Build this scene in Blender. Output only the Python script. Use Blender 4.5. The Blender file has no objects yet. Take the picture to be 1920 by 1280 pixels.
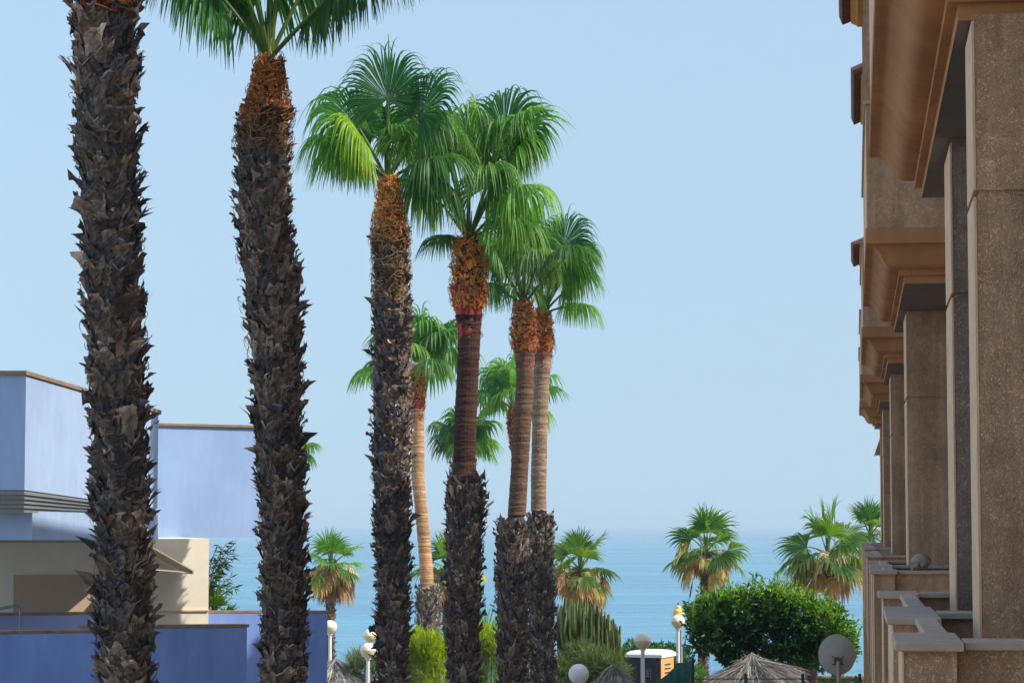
import bpy, math, random
import numpy as np
from mathutils import Vector

R_ = math.radians
scene = bpy.context.scene
COL = scene.collection
rng = np.random.default_rng(7)
random.seed(7)

# ------------------------------------------------------------------ camera
F_PX = 4660.0
PITCH = math.atan(343.0 / F_PX)
CAM_Z = 5.6
CP, SP = math.cos(PITCH), math.sin(PITCH)


def P(px, py, D):
    """point at forward distance D seen in direction of photo pixel (px, py)"""
    x = (px - 960.0) / F_PX
    y = (640.0 - py) / F_PX
    Y = CP - y * SP
    Z = SP + y * CP
    k = D / Y
    return np.array([x * k, D, CAM_Z + Z * k])


cam = bpy.data.cameras.new("camera")
cam.lens = F_PX / 1920.0 * 36.0
cam.sensor_width = 36.0
cam.clip_start = 0.1
cam.clip_end = 30000
cam_o = bpy.data.objects.new("camera", cam)
COL.objects.link(cam_o)
cam_o.location = (0, 0, CAM_Z)
cam_o.rotation_euler = (math.pi / 2 + PITCH, 0, 0)
scene.camera = cam_o

# ------------------------------------------------------------------ light
SUN_AZ, SUN_EL = 107.0, 42.0
scene.view_settings.view_transform = 'Standard'
scene.view_settings.look = 'None'
scene.view_settings.gamma = 1.0
scene.view_settings.exposure = 0.98
w = bpy.data.worlds.new("World")
scene.world = w
w.use_nodes = True
nt = w.node_tree
nt.nodes.clear()
sky = nt.nodes.new('ShaderNodeTexSky')
sky.sky_type = 'NISHITA'
sky.sun_disc = False
sky.sun_elevation = R_(SUN_EL)
sky.sun_rotation = R_(SUN_AZ)
sky.altitude = 0
sky.air_density = 1.0
sky.dust_density = 2.2
sky.ozone_density = 2.4
bg = nt.nodes.new('ShaderNodeBackground')
bg.inputs['Strength'].default_value = 0.105
wo = nt.nodes.new('ShaderNodeOutputWorld')
# hazy coastal air: the clear blue of the higher sky carries on down towards the horizon
tcw = nt.nodes.new('ShaderNodeTexCoord')
mpw = nt.nodes.new('ShaderNodeMapping')
mpw.inputs['Location'].default_value = (0, 0, 0.118)
mpw.inputs['Scale'].default_value = (1, 1, 0.16)
nt.links.new(tcw.outputs['Generated'], mpw.inputs['Vector'])
nrw = nt.nodes.new('ShaderNodeVectorMath')
nrw.operation = 'NORMALIZE'
nt.links.new(mpw.outputs[0], nrw.inputs[0])
nt.links.new(nrw.outputs[0], sky.inputs['Vector'])
nt.links.new(sky.outputs[0], bg.inputs['Color'])
nt.links.new(bg.outputs[0], wo.inputs['Surface'])

sun = bpy.data.lights.new("sun", 'SUN')
sun.energy = 2.6
sun.angle = R_(0.5)
sun.color = (1.0, 0.93, 0.82)
sun_o = bpy.data.objects.new("sun", sun)
COL.objects.link(sun_o)
S = Vector((math.sin(R_(SUN_AZ)) * math.cos(R_(SUN_EL)), math.cos(R_(SUN_AZ)) * math.cos(R_(SUN_EL)), math.sin(R_(SUN_EL))))
sun_o.rotation_euler = S.to_track_quat('Z', 'Y').to_euler()
sun_o.location = (20, 0, 60)


# ------------------------------------------------------------------ materials
def new_mat(name):
    m = bpy.data.materials.new(name)
    m.use_nodes = True
    t = m.node_tree
    b = t.nodes['Principled BSDF']
    return m, t, b


def N(t, typ, **kw):
    n = t.nodes.new(typ)
    for k, v in kw.items():
        setattr(n, k, v)
    return n


def noise(t, scale, detail=4, rough=0.6, dist=0.0, vec=None):
    n = N(t, 'ShaderNodeTexNoise')
    n.inputs['Scale'].default_value = scale
    n.inputs['Detail'].default_value = detail
    n.inputs['Roughness'].default_value = rough
    n.inputs['Distortion'].default_value = dist
    if vec is not None:
        t.links.new(vec, n.inputs['Vector'])
    return n


def objvec(t, scale=(1, 1, 1)):
    tc = N(t, 'ShaderNodeTexCoord')
    mp = N(t, 'ShaderNodeMapping')
    mp.inputs['Scale'].default_value = scale
    t.links.new(tc.outputs['Object'], mp.inputs['Vector'])
    return mp.outputs[0]


def ramp(t, src, p0, c0, p1, c1):
    r = N(t, 'ShaderNodeValToRGB')
    r.color_ramp.elements[0].position = p0
    r.color_ramp.elements[0].color = (*c0, 1)
    r.color_ramp.elements[1].position = p1
    r.color_ramp.elements[1].color = (*c1, 1)
    t.links.new(src, r.inputs[0])
    return r


def mixc(t, typ, fac, a, b):
    m = N(t, 'ShaderNodeMix', data_type='RGBA', blend_type=typ)
    if isinstance(fac, (int, float)):
        m.inputs[0].default_value = fac
    else:
        t.links.new(fac, m.inputs[0])
    for i, v in ((6, a), (7, b)):
        if isinstance(v, tuple):
            m.inputs[i].default_value = (*v[:3], 1)
        else:
            t.links.new(v, m.inputs[i])
    return m.outputs[2]


def bump(t, b, src, strength, dist):
    bp = N(t, 'ShaderNodeBump')
    bp.inputs['Strength'].default_value = strength
    bp.inputs['Distance'].default_value = dist
    t.links.new(src, bp.inputs['Height'])
    t.links.new(bp.outputs[0], b.inputs['Normal'])


def mat_plain(name, col, rough=0.6, spec=0.3, var=0.12, scale=3.0, metal=0.0, bmp=0.0, bscale=60):
    m, t, b = new_mat(name)
    v = objvec(t)
    n = noise(t, scale, 5, 0.65, 0, v)
    lo = tuple(c * (1 - var) for c in col)
    hi = tuple(min(1, c * (1 + var)) for c in col)
    r = ramp(t, n.outputs[0], 0.3, lo, 0.7, hi)
    t.links.new(r.outputs[0], b.inputs['Base Color'])
    b.inputs['Roughness'].default_value = rough
    b.inputs['Specular IOR Level'].default_value = spec
    b.inputs['Metallic'].default_value = metal
    if bmp > 0:
        n2 = noise(t, bscale, 4, 0.6, 0, v)
        bump(t, b, n2.outputs[0], bmp, 0.01)
    return m


def mat_worm_stucco(name, col, scale=56.0, depth=0.004, dark=0.80):
    """sprayed stucco with curly ridges"""
    m, t, b = new_mat(name)
    v = objvec(t)
    n0 = noise(t, scale, 2, 0.5, 2.2, v)
    # ridges: |n-0.5|
    sb = N(t, 'ShaderNodeMath', operation='SUBTRACT'); sb.inputs[1].default_value = 0.5
    t.links.new(n0.outputs[0], sb.inputs[0])
    ab = N(t, 'ShaderNodeMath', operation='ABSOLUTE'); t.links.new(sb.outputs[0], ab.inputs[0])
    mr = N(t, 'ShaderNodeMapRange'); mr.inputs['From Max'].default_value = 0.12
    t.links.new(ab.outputs[0], mr.inputs['Value'])
    n1 = noise(t, 1.6, 6, 0.7, 0.3, v)
    n3 = noise(t, 17, 3, 0.6, 0.0, v)
    base = ramp(t, n1.outputs[0], 0.3, tuple(c * 0.72 for c in col), 0.7, tuple(c * 1.2 for c in col))
    c2 = mixc(t, 'MULTIPLY', 0.35, base.outputs[0], ramp(t, n3.outputs[0], 0.35, (0.55, 0.55, 0.55), 0.65, (1, 1, 1)).outputs[0])
    c3 = mixc(t, 'MULTIPLY', 1.0, c2, ramp(t, mr.outputs[0], 0.0, (dark, dark, dark), 0.8, (1.08, 1.08, 1.08)).outputs[0])
    vs = objvec(t, (5, 5, 0.35))
    n4 = noise(t, 1.0, 6, 0.7, 0.2, vs)
    c3 = mixc(t, 'MULTIPLY', 0.8, c3, ramp(t, n4.outputs[0], 0.38, (0.66, 0.64, 0.63), 0.58, (1, 1, 1)).outputs[0])
    t.links.new(c3, b.inputs['Base Color'])
    b.inputs['Roughness'].default_value = 0.95
    b.inputs['Specular IOR Level'].default_value = 0.15
    bump(t, b, mr.outputs[0], 0.9, depth)
    return m


def mat_wall_paint(name, col, var=0.10, stain=0.25):
    m, t, b = new_mat(name)
    v = objvec(t)
    vs = objvec(t, (1.2, 1.2, 0.25))
    n1 = noise(t, 0.9, 6, 0.65, 0.2, v)
    n2 = noise(t, 2.2, 6, 0.7, 0.3, vs)
    n3 = noise(t, 45, 3, 0.6, 0, v)
    a = ramp(t, n1.outputs[0], 0.3, tuple(c * (1 - var) for c in col), 0.7, tuple(min(1, c * (1 + var)) for c in col))
    c2 = mixc(t, 'MULTIPLY', stain, a.outputs[0], ramp(t, n2.outputs[0], 0.35, (0.72, 0.72, 0.74), 0.6, (1, 1, 1)).outputs[0])
    t.links.new(c2, b.inputs['Base Color'])
    b.inputs['Roughness'].default_value = 0.9
    b.inputs['Specular IOR Level'].default_value = 0.2
    bump(t, b, n3.outputs[0], 0.35, 0.006)
    return m


def mat_vcol(name, rough=0.9, spec=0.2, transl=0.0, bmp=0.0, bscale=40, noise_amt=0.4, nscale=20, vscale=(1, 1, 1), tl_gain=(1.3, 1.35, 0.6)):
    m, t, b = new_mat(name)
    at = N(t, 'ShaderNodeAttribute', attribute_name='Col')
    v = objvec(t, vscale)
    n = noise(t, nscale, 5, 0.65, 0.0, v)
    r = ramp(t, n.outputs[0], 0.3, (1 - noise_amt,) * 3, 0.7, (1 + noise_amt * 0.5,) * 3)
    c = mixc(t, 'MULTIPLY', 1.0, at.outputs['Color'], r.outputs[0])
    t.links.new(c, b.inputs['Base Color'])
    b.inputs['Roughness'].default_value = rough
    b.inputs['Specular IOR Level'].default_value = spec
    if bmp > 0:
        n2 = noise(t, bscale, 5, 0.7, 0.4, v)
        bump(t, b, n2.outputs[0], bmp, 0.012)
    if transl > 0:
        tr = N(t, 'ShaderNodeBsdfTranslucent')
        c2 = mixc(t, 'MULTIPLY', 1.0, c, tl_gain)
        t.links.new(c2, tr.inputs['Color'])
        ms = N(t, 'ShaderNodeMixShader')
        ms.inputs[0].default_value = transl
        out = t.nodes['Material Output']
        t.links.new(b.outputs[0], ms.inputs[1])
        t.links.new(tr.outputs[0], ms.inputs[2])
        t.links.new(ms.outputs[0], out.inputs['Surface'])
    return m


M_BARK = mat_vcol('palm_bark', 0.95, 0.12, 0, 0.8, 30, 0.45, 16, (3, 3, 0.8))
M_RING = mat_vcol('ringed_palm_trunk', 0.9, 0.15, 0, 0.8, 22, 0.4, 9, (1, 1, 3.5))
M_FROND = mat_vcol('palm_frond_green', 0.45, 0.35, 0.44, 0, 40, 0.25, 6, tl_gain=(1.7, 1.9, 0.45))
M_DEAD = mat_vcol('palm_frond_dry', 0.85, 0.15, 0.25, 0, 40, 0.35, 8, tl_gain=(1.2, 1.05, 0.8))
M_LEAF = mat_vcol('shrub_leaf', 0.5, 0.3, 0.3, 0, 40, 0.2, 3, tl_gain=(1.6, 1.8, 0.4))
M_SUCC = mat_vcol('succulent_stem', 0.6, 0.3, 0.0, 0.2, 60, 0.25, 12)
M_STRAW = mat_vcol('straw_thatch', 0.95, 0.1, 0.1, 0, 40, 0.35, 10, tl_gain=(1, 1, 1))
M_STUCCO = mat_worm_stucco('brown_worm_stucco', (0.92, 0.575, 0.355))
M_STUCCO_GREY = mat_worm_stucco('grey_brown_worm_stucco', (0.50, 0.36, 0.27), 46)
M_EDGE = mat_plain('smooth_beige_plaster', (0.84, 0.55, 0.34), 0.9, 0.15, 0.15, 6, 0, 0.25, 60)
M_CORNICE = mat_wall_paint('ochre_cornice_paint', (0.56, 0.27, 0.118), 0.16, 0.75)
M_COPING = mat_plain('stone_coping', (0.54, 0.405, 0.305), 0.75, 0.25, 0.14, 9, 0, 0.2, 90)
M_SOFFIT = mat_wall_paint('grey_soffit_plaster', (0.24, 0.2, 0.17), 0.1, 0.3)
M_TILE = mat_plain('roof_tile_clay', (0.20, 0.10, 0.065), 0.85, 0.2, 0.35, 14, 0, 0.5, 30)
M_OCHRE = mat_wall_paint('yellow_ochre_paint', (0.62, 0.33, 0.07), 0.08, 0.2)
M_BLUE_L = mat_wall_paint('pale_blue_paint', (0.37, 0.49, 0.70), 0.08, 0.4)
M_BLUE_L2 = mat_wall_paint('pale_blue_paint_far', (0.31, 0.44, 0.69), 0.08, 0.4)
M_BLUE_D = mat_wall_paint('deep_blue_paint', (0.22, 0.35, 0.74), 0.10, 0.45)
M_LAV = mat_wall_paint('lavender_paint', (0.34, 0.38, 0.56), 0.06, 0.15)
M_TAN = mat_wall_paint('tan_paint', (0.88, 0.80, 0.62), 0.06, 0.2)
M_TAN_D = mat_wall_paint('tan_paint_darker_panel', (0.56, 0.42, 0.28), 0.08, 0.2)
M_CAPB = mat_plain('brown_tile_coping', (0.28, 0.185, 0.12), 0.8, 0.2, 0.25, 8)
M_GREYSLAT = mat_plain('grey_metal_slat', (0.22, 0.225, 0.23), 0.5, 0.4, 0.1, 4)
M_AWNING = mat_plain('cream_canvas', (0.55, 0.47, 0.33), 0.9, 0.1, 0.08, 5)
M_WHITEPOST = mat_plain('white_painted_steel', (0.75, 0.75, 0.74), 0.4, 0.5, 0.06, 5)
M_GREYPOST = mat_plain('grey_steel', (0.28, 0.30, 0.33), 0.45, 0.5, 0.1, 5, 0.3)
M_GLOBE_T = mat_plain('white_globe_glass', (0.92, 0.84, 0.66), 0.35, 0.5, 0.04, 3)
M_GLOBE_B = mat_plain('frosted_cream_glass', (0.74, 0.62, 0.40), 0.3, 0.5, 0.06, 3)
M_GLOBE_W = mat_plain('plain_white_globe', (0.93, 0.92, 0.90), 0.35, 0.5, 0.02, 3)
M_YELLOW = mat_plain('yellow_lantern_glass', (0.80, 0.55, 0.10), 0.35, 0.5, 0.08, 6)
M_DARK = mat_plain('dark_metal', (0.03, 0.032, 0.035), 0.5, 0.4, 0.1, 5)
M_CABIN = mat_plain('charcoal_plastic', (0.035, 0.042, 0.052), 0.5, 0.4, 0.08, 3)
M_CABIN_O = mat_plain('orange_plastic', (0.62, 0.31, 0.09), 0.5, 0.4, 0.06, 3)
M_CABIN_W = mat_plain('white_plastic', (0.78, 0.78, 0.78), 0.4, 0.4, 0.04, 3)
M_DISH = mat_plain('dish_grey_paint', (0.50, 0.44, 0.38), 0.6, 0.35, 0.1, 6)
M_DISHPOLE = mat_plain('galvanised_pole', (0.42, 0.38, 0.35), 0.5, 0.5, 0.12, 8, 0.2)
M_BRACKET = mat_plain('rusty_bracket', (0.15, 0.11, 0.09), 0.7, 0.3, 0.2, 8)
M_NET = mat_plain('green_shade_net', (0.045, 0.13, 0.11), 0.85, 0.15, 0.3, 7)
M_BARKT = mat_plain('tree_bark', (0.17, 0.13, 0.11), 0.95, 0.1, 0.35, 10, 0, 0.7, 25)
M_STONE = mat_plain('weathered_stone', (0.33, 0.27, 0.21), 0.9, 0.15, 0.3, 14, 0, 0.4, 50)
M_GROUND = mat_plain('dry_ground', (0.42, 0.355, 0.27), 0.95, 0.1, 0.2, 0.8, 0, 0.5, 6)
M_SAND = mat_plain('beach_sand', (0.36, 0.29, 0.21), 0.95, 0.1, 0.2, 0.6, 0, 0.4, 5)
M_WALLC = mat_plain('concrete_sea_wall', (0.30, 0.27, 0.24), 0.9, 0.2, 0.2, 2, 0, 0.3, 20)
M_GLASS = mat_plain('dark_window_glass', (0.03, 0.035, 0.045), 0.12, 0.6, 0.1, 2)


def mat_water():
    m, t, b = new_mat('sea_water')
    v = objvec(t, (0.10, 0.45, 1))
    n = noise(t, 0.55, 6, 0.6, 0.4, v)
    v2 = objvec(t, (0.004, 0.02, 1))
    n2 = noise(t, 1.0, 5, 0.6, 0.3, v2)
    v3 = objvec(t, (0.03, 0.22, 1))
    n3 = noise(t, 1.0, 6, 0.65, 0.6, v3)
    mx = N(t, 'ShaderNodeMath', operation='ADD')
    hf = N(t, 'ShaderNodeMath', operation='MULTIPLY'); hf.inputs[1].default_value = 0.5
    t.links.new(n2.outputs[0], mx.inputs[0]); t.links.new(n3.outputs[0], mx.inputs[1]); t.links.new(mx.outputs[0], hf.inputs[0])
    r = ramp(t, hf.outputs[0], 0.40, (0.012, 0.13, 0.235), 0.60, (0.06, 0.28, 0.39))
    t.links.new(r.outputs[0], b.inputs['Base Color'])
    b.inputs['Roughness'].default_value = 0.22
    b.inputs['IOR'].default_value = 1.33
    bump(t, b, n.outputs[0], 0.55, 0.9)
    return m


M_WATER = mat_water()


# ------------------------------------------------------------------ mesh builder
class MB:
    def __init__(self):
        self.V, self.F, self.C, self.n = [], [], [], 0

    def add(self, V, F, col=(0.5, 0.5, 0.5)):
        V = np.asarray(V, float).reshape(-1, 3)
        c = np.asarray(col, float)
        if c.ndim == 1:
            c = np.tile(c, (len(V), 1))
        self.V.append(V)
        self.C.append(c.reshape(-1, 3))
        if isinstance(F, np.ndarray):
            self.F.append((F.reshape(-1, F.shape[-1]) + self.n))
        else:
            bylen = {}
            for f in F:
                bylen.setdefault(len(f), []).append(f)
            for k, l in bylen.items():
                self.F.append(np.array(l, int) + self.n)
        self.n += len(V)

    def build(self, name, mat, parent=None, origin=(0, 0, 0), smooth=False, bevel=0.0):
        me = bpy.data.meshes.new(name)
        V = np.concatenate(self.V) - np.asarray(origin, float)
        me.vertices.add(len(V))
        me.vertices.foreach_set('co', V.astype(np.float32).ravel())
        loops = np.concatenate([f.ravel() for f in self.F]).astype(np.int32)
        tot = np.concatenate([np.full(len(f), f.shape[1], np.int32) for f in self.F])
        start = np.concatenate([[0], np.cumsum(tot)[:-1]]).astype(np.int32)
        me.loops.add(len(loops))
        me.loops.foreach_set('vertex_index', loops)
        me.polygons.add(len(tot))
        me.polygons.foreach_set('loop_start', start)
        me.update(calc_edges=True)
        me.validate()
        ca = me.color_attributes.new('Col', 'FLOAT_COLOR', 'POINT')
        C = np.concatenate(self.C)
        ca.data.foreach_set('color', np.concatenate([C, np.ones((len(C), 1))], 1).astype(np.float32).ravel())
        me.polygons.foreach_set('use_smooth', np.full(len(me.polygons), bool(smooth)))
        me.materials.append(mat)
        o = bpy.data.objects.new(name, me)
        COL.objects.link(o)
        if parent is not None:
            o.parent = parent
        else:
            o.location = origin
        if bevel > 0:
            bv = o.modifiers.new('bevel', 'BEVEL')
            bv.width = bevel
            bv.segments = 2
            bv.limit_method = 'ANGLE'
        return o


def tag(o, label=None, cat=None, group=None, kind=None):
    if label: o['label'] = label
    if cat: o['category'] = cat
    if group: o['group'] = group
    if kind: o['kind'] = kind
    return o


def thing(name, label, cat, loc, group=None):
    o = bpy.data.objects.new(name, None)
    o.empty_display_size = 0.2
    COL.objects.link(o)
    o.location = loc
    tag(o, label, cat, group)
    return o


BOXF = [(0, 3, 2, 1), (4, 5, 6, 7), (0, 1, 5, 4), (1, 2, 6, 5), (2, 3, 7, 6), (3, 0, 4, 7)]


def hexa(mb, p, col=(.5, .5, .5)):
    mb.add(p, BOXF, col)


def box(mb, x0, x1, y0, y1, z0, z1, col=(.5, .5, .5)):
    hexa(mb, [(x0, y0, z0), (x1, y0, z0), (x1, y1, z0), (x0, y1, z0), (x0, y0, z1), (x1, y0, z1), (x1, y1, z1), (x0, y1, z1)], col)


def nrm(v):
    v = np.asarray(v, float)
    return v / (np.linalg.norm(v, axis=-1, keepdims=True) + 1e-12)


def tube(mb, pts, radii, k=8, col=(.5, .5, .5), caps=True, star=0.0):
    pts = np.asarray(pts, float)
    n = len(pts)
    radii = np.broadcast_to(np.asarray(radii, float), (n,))
    tan = nrm(np.gradient(pts, axis=0))
    ref = np.array([0, 0, 1.0]) if abs(tan[0][2]) < 0.9 else np.array([0, 1.0, 0])
    u = nrm(np.cross(ref, tan[0]))
    ring = []
    for i in range(n):
        u = nrm(u - tan[i] * np.dot(u, tan[i]))
        v = np.cross(tan[i], u)
        a = np.arange(k) * 2 * math.pi / k
        rr = radii[i] * (1 - star * (np.arange(k) % 2))
        ring.append(pts[i] + (np.cos(a) * rr)[:, None] * u + (np.sin(a) * rr)[:, None] * v)
    V = np.concatenate(ring)
    F = []
    for i in range(n - 1):
        for j in range(k):
            F.append((i * k + j, i * k + (j + 1) % k, (i + 1) * k + (j + 1) % k, (i + 1) * k + j))
    mb.add(V, F, col if np.ndim(col) == 1 else np.repeat(np.asarray(col), k, 0))
    if caps:
        mb.add(ring[0][::-1], [tuple(range(k))], col if np.ndim(col) == 1 else col[0])
        mb.add(ring[-1], [tuple(range(k))], col if np.ndim(col) == 1 else col[-1])


def lathe(mb, c, prof, k=24, col=(.5, .5, .5)):
    c = np.asarray(c, float)
    V, F = [], []
    n = len(prof)
    for r, z in prof:
        for j in range(k):
            a = 2 * math.pi * j / k
            V.append((c[0] + r * math.cos(a), c[1] + r * math.sin(a), c[2] + z))
    for i in range(n - 1):
        for j in range(k):
            F.append((i * k + j, i * k + (j + 1) % k, (i + 1) * k + (j + 1) % k, (i + 1) * k + j))
    mb.add(V, F, col)
    if prof[0][0] > 1e-4:
        mb.add(V[:k][::-1], [tuple(range(k))], col)
    if prof[-1][0] > 1e-4:
        mb.add(V[-k:], [tuple(range(k))], col)


# ------------------------------------------------------------------ ground, beach, sea
g = MB()
ys = [-60, 0, 40, 80, 86, 90, 110, 128, 150, 200, 9000]
zs = [0, 0, 0, 0, -0.05, -1.4, -2.2, -3.1, -4.2, -6.5, -8.0]
xs = [-3500, -300, -60, -20, 0, 20, 60, 300, 3500]
V, F = [], []
for y, z in zip(ys, zs):
    for x in xs:
        V.append((x, y, z))
nx = len(xs)
for i in range(len(ys) - 1):
    for j in range(nx - 1):
        F.append((i * nx + j, i * nx + j + 1, (i + 1) * nx + j + 1, (i + 1) * nx + j))
g.add(V, F)
tag(g.build('ground', M_GROUND), kind='structure')
g = MB()
V, F = [], []
gy = [128, 132, 150, 200, 400, 1000, 3000, 9000]
for y in gy:
    for x in xs:
        V.append((x, y, -3.25))
for i in range(len(gy) - 1):
    for j in range(nx - 1):
        F.append((i * nx + j, i * nx + j + 1, (i + 1) * nx + j + 1, (i + 1) * nx + j))
g.add(V, F)
tag(g.build('sea', M_WATER), kind='structure')

# ------------------------------------------------------------------ haze
hz = MB()
box(hz, -3600, 3600, -70, 9200, -9.5, 26)
hm = bpy.data.materials.new('haze_air')
hm.use_nodes = True
hm.node_tree.nodes.clear()
pv = hm.node_tree.nodes.new('ShaderNodeVolumePrincipled')
pv.inputs['Color'].default_value = (0.64, 0.82, 0.93, 1)
pv.inputs['Density'].default_value = 0.00046
pv.inputs['Anisotropy'].default_value = 0.0
ho = hm.node_tree.nodes.new('ShaderNodeOutputMaterial')
hm.node_tree.links.new(pv.outputs[0], ho.inputs['Volume'])
tag(hz.build('haze', hm), kind='stuff')

# ------------------------------------------------------------------ palms
UP = np.array([0, 0, 1.0])


class Axis:
    def __init__(self, D, pts, base_dx=0.0):
        pts = sorted(pts, key=lambda q: -q[0])
        W = [P(cx, py, D) for py, cx, hw in pts]
        rad = [hw * D / F_PX for py, cx, hw in pts]
        # carry the trunk on to the ground
        slope = (W[0][0] - W[1][0]) / (W[0][2] - W[1][2] + 1e-9) if len(W) > 1 else 0
        slope = max(-0.03, min(0.03, slope))
        bx = W[0][0] + slope * (0 - W[0][2])
        W = [np.array([bx, D, -0.05])] + W
        rad = [rad[0] * 1.12] + rad
        self.z = np.array([q[2] for q in W])
        self.x = np.array([q[0] for q in W])
        self.y = np.array([D] * len(W), float)
        self.r = np.array(rad)
        self.D = D

    def at(self, z):
        return np.interp(z, self.z, self.x), np.interp(z, self.z, self.y), np.interp(z, self.z, self.r)

    def zpx(self, py):
        return P(960, py, self.D)[2]


def core(mb, ax, z0, z1, scale, c0, rings=0.0, k=20, jit=0.02, dz=0.05):
    """tapered trunk core, optional ring scars"""
    n = max(3, int((z1 - z0) / dz))
    zz = np.linspace(z0, z1, n)
    x, y, r = ax.at(zz)
    a = np.arange(k) * 2 * math.pi / k
    rr = r[:, None] * scale * (1 + rng.normal(0, jit, (n, k)))
    colr = np.tile(np.asarray(c0, float), (n, 1)) * (1 + rng.normal(0, 0.12, (n, 1)))
    if rings > 0:
        ph = (np.arange(n) % 2)[:, None]
        rr = rr * (1 + rings * ph)
        colr *= np.where(ph > 0, 1.15, 0.72)
    V = np.stack([x[:, None] + rr * np.cos(a), y[:, None] + rr * np.sin(a), np.tile(zz[:, None], (1, k)) + rng.normal(0, dz * 0.12, (n, k))], -1)
    i, j = np.meshgrid(np.arange(n - 1), np.arange(k), indexing='ij')
    F = np.stack([i * k + j, i * k + (j + 1) % k, (i + 1) * k + (j + 1) % k, (i + 1) * k + j], -1).reshape(-1, 4)
    mb.add(V.reshape(-1, 3), F, np.repeat(colr, k, 0))


def trunk_core(mb, ax, ztop, zinfo, k=20, dz=0.032):
    n = max(3, int(ztop / dz))
    zz = np.linspace(-0.05, ztop, n)
    x, y, r = ax.at(zz)
    sc = np.full(n, 0.80)
    ring = np.zeros(n)
    colr = np.tile(np.array([0.075, 0.06, 0.052]), (n, 1))
    for kind, z0, z1, kw in zinfo:
        m = (zz >= z0) & (zz <= z1)
        if kind == 'ring':
            sc[m] = 1.0; ring[m] = 1; colr[m] = kw.get('col', (0.3, 0.2, 0.13))
    a = np.arange(k) * 2 * math.pi / k
    ph = (rng.random(n) < 0.42).astype(float)
    g_ = rng.normal(0, 1, n)
    rr = (r * sc * (1 + ring * (0.022 * ph + 0.010 * g_)))[:, None] * (1 + rng.normal(0, 0.014, (n, k)))
    colr = colr * (1 + rng.normal(0, 0.14, (n, 1))) * np.where(ring > 0, np.where(ph > 0, 1.12, 0.78), 1.0)[:, None]
    V = np.stack([x[:, None] + rr * np.cos(a), y[:, None] + rr * np.sin(a), np.tile(zz[:, None], (1, k)) + rng.normal(0, dz * 0.15, (n, k))], -1)
    i, j = np.meshgrid(np.arange(n - 1), np.arange(k), indexing='ij')
    F = np.stack([i * k + j, i * k + (j + 1) % k, (i + 1) * k + (j + 1) % k, (i + 1) * k + j], -1).reshape(-1, 4)
    mb.add(V.reshape(-1, 3), F, np.repeat(colr, k, 0))


def boots(mb, ax, z0, z1, length, width, dz, per, tilt, cols, edge=1.7, scale=0.84, split=0.45, rows=8, wild=1.0, lean=0.35):
    """rings of old leaf bases: bent, split, curling sheaths"""
    zl, th = [], []
    z, k = z0, 0
    while z < z1:
        for q in range(per):
            zl.append(z + rng.normal(0, dz * 0.35))
            th.append((q + 0.5 * (k % 2) + rng.normal(0, 0.18)) * 2 * math.pi / per + k * 0.13)
        z += dz
        k += 1
    zl, th = np.array(zl), np.array(th)
    n = len(zl)
    L = length * rng.uniform(0.40, 0.90, n)
    Wd = width * rng.uniform(0.40, 0.95, n)
    t1 = rng.normal(tilt[0] * 0.6, 0.08 * wild, n).clip(-0.03)
    t2 = np.abs(rng.normal(tilt[1] * 0.45, 0.13 * wild, n))
    wildone = rng.random(n) < 0.06 * wild
    t2 = np.where(wildone, t2 + rng.uniform(0.05, 0.30, n), t2)
    ln = rng.normal(0, lean, n) + np.where(rng.random(n) < 0.14, rng.uniform(-1.0, 1.0, n), 0)
    big = np.where(rng.random(n) < 0.08, 1.3, 1.0)
    curl = rng.normal(0.10, 0.16, n) * min(1.0, 1.6 * wild)
    notch = split * rng.uniform(0.0, 1.5, n)
    skew = rng.normal(0, 0.5, n) * min(1.0, 1.6 * wild)
    C = np.array(cols)[rng.integers(0, len(cols), n)] * rng.uniform(0.65, 1.35, (n, 1))
    cc = np.array([-1, -0.5, 0, 0.5, 1.0])
    vv = np.linspace(0, 1, rows)
    v = vv[None, :, None]
    c = cc[None, None, :]
    E = lambda q: q[:, None, None]
    L = L * big
    Wd = Wd * big
    veff = v * (1 - E(notch) * (1 - np.abs(c)) * v ** 2 + E(skew) * 0.25 * c * v) * (1 - 0.12 * (np.abs(c) ** 3) * v)
    lat = E(Wd) * 0.5 * c * (1 - 0.40 * v + 0.10 * v ** 3) * (1 + 0.0 * v) + E(ln) * E(L) * v ** 1.5 * 0.5
    out = E(L) * (E(t1) * v + E(t2) * v ** 2.2) - E(Wd) * 0.22 * c ** 2 * (1 - v) + E(curl) * E(Wd) * (c ** 2) * v * 1.6 + 0.012
    out = out + rng.normal(0, 0.007, out.shape) * (0.4 + v)
    lat = lat + rng.normal(0, 0.010, out.shape) * v
    zz = E(zl) + E(L) * veff * np.sqrt(np.maximum(0.25, 1 - (E(t1 + t2) ** 2) * 0.5))
    x0, y0, r0 = ax.at(E(zl) + 0 * zz)
    rad = r0 * scale + out
    ang = E(th) + lat / np.maximum(r0 * scale, 0.05)
    V = np.stack([x0 + rad * np.cos(ang), y0 + rad * np.sin(ang), zz], -1)
    m = 5
    i, j = np.meshgrid(np.arange(rows - 1), np.arange(m - 1), indexing='ij')
    f = np.stack([i * m + j, i * m + j + 1, (i + 1) * m + j + 1, (i + 1) * m + j], -1).reshape(-1, 4)
    Fs = (np.arange(n) * rows * m)[:, None, None] + f[None]
    ed = 1 + (edge - 1) * (np.maximum(np.abs(c) ** 4, v ** 5) * np.ones((n, rows, m))) * E(rng.uniform(0, 1.3, n))
    ed = ed * (1 + 0.45 * ((np.arange(m) % 2)[None, None, :] - 0.5)) * rng.uniform(0.8, 1.2, (n, rows, m))
    colv = C[:, None, None, :] * ed[..., None]
    mb.add(V.reshape(-1, 3), Fs.reshape(-1, 4), colv.reshape(-1, 3))


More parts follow.
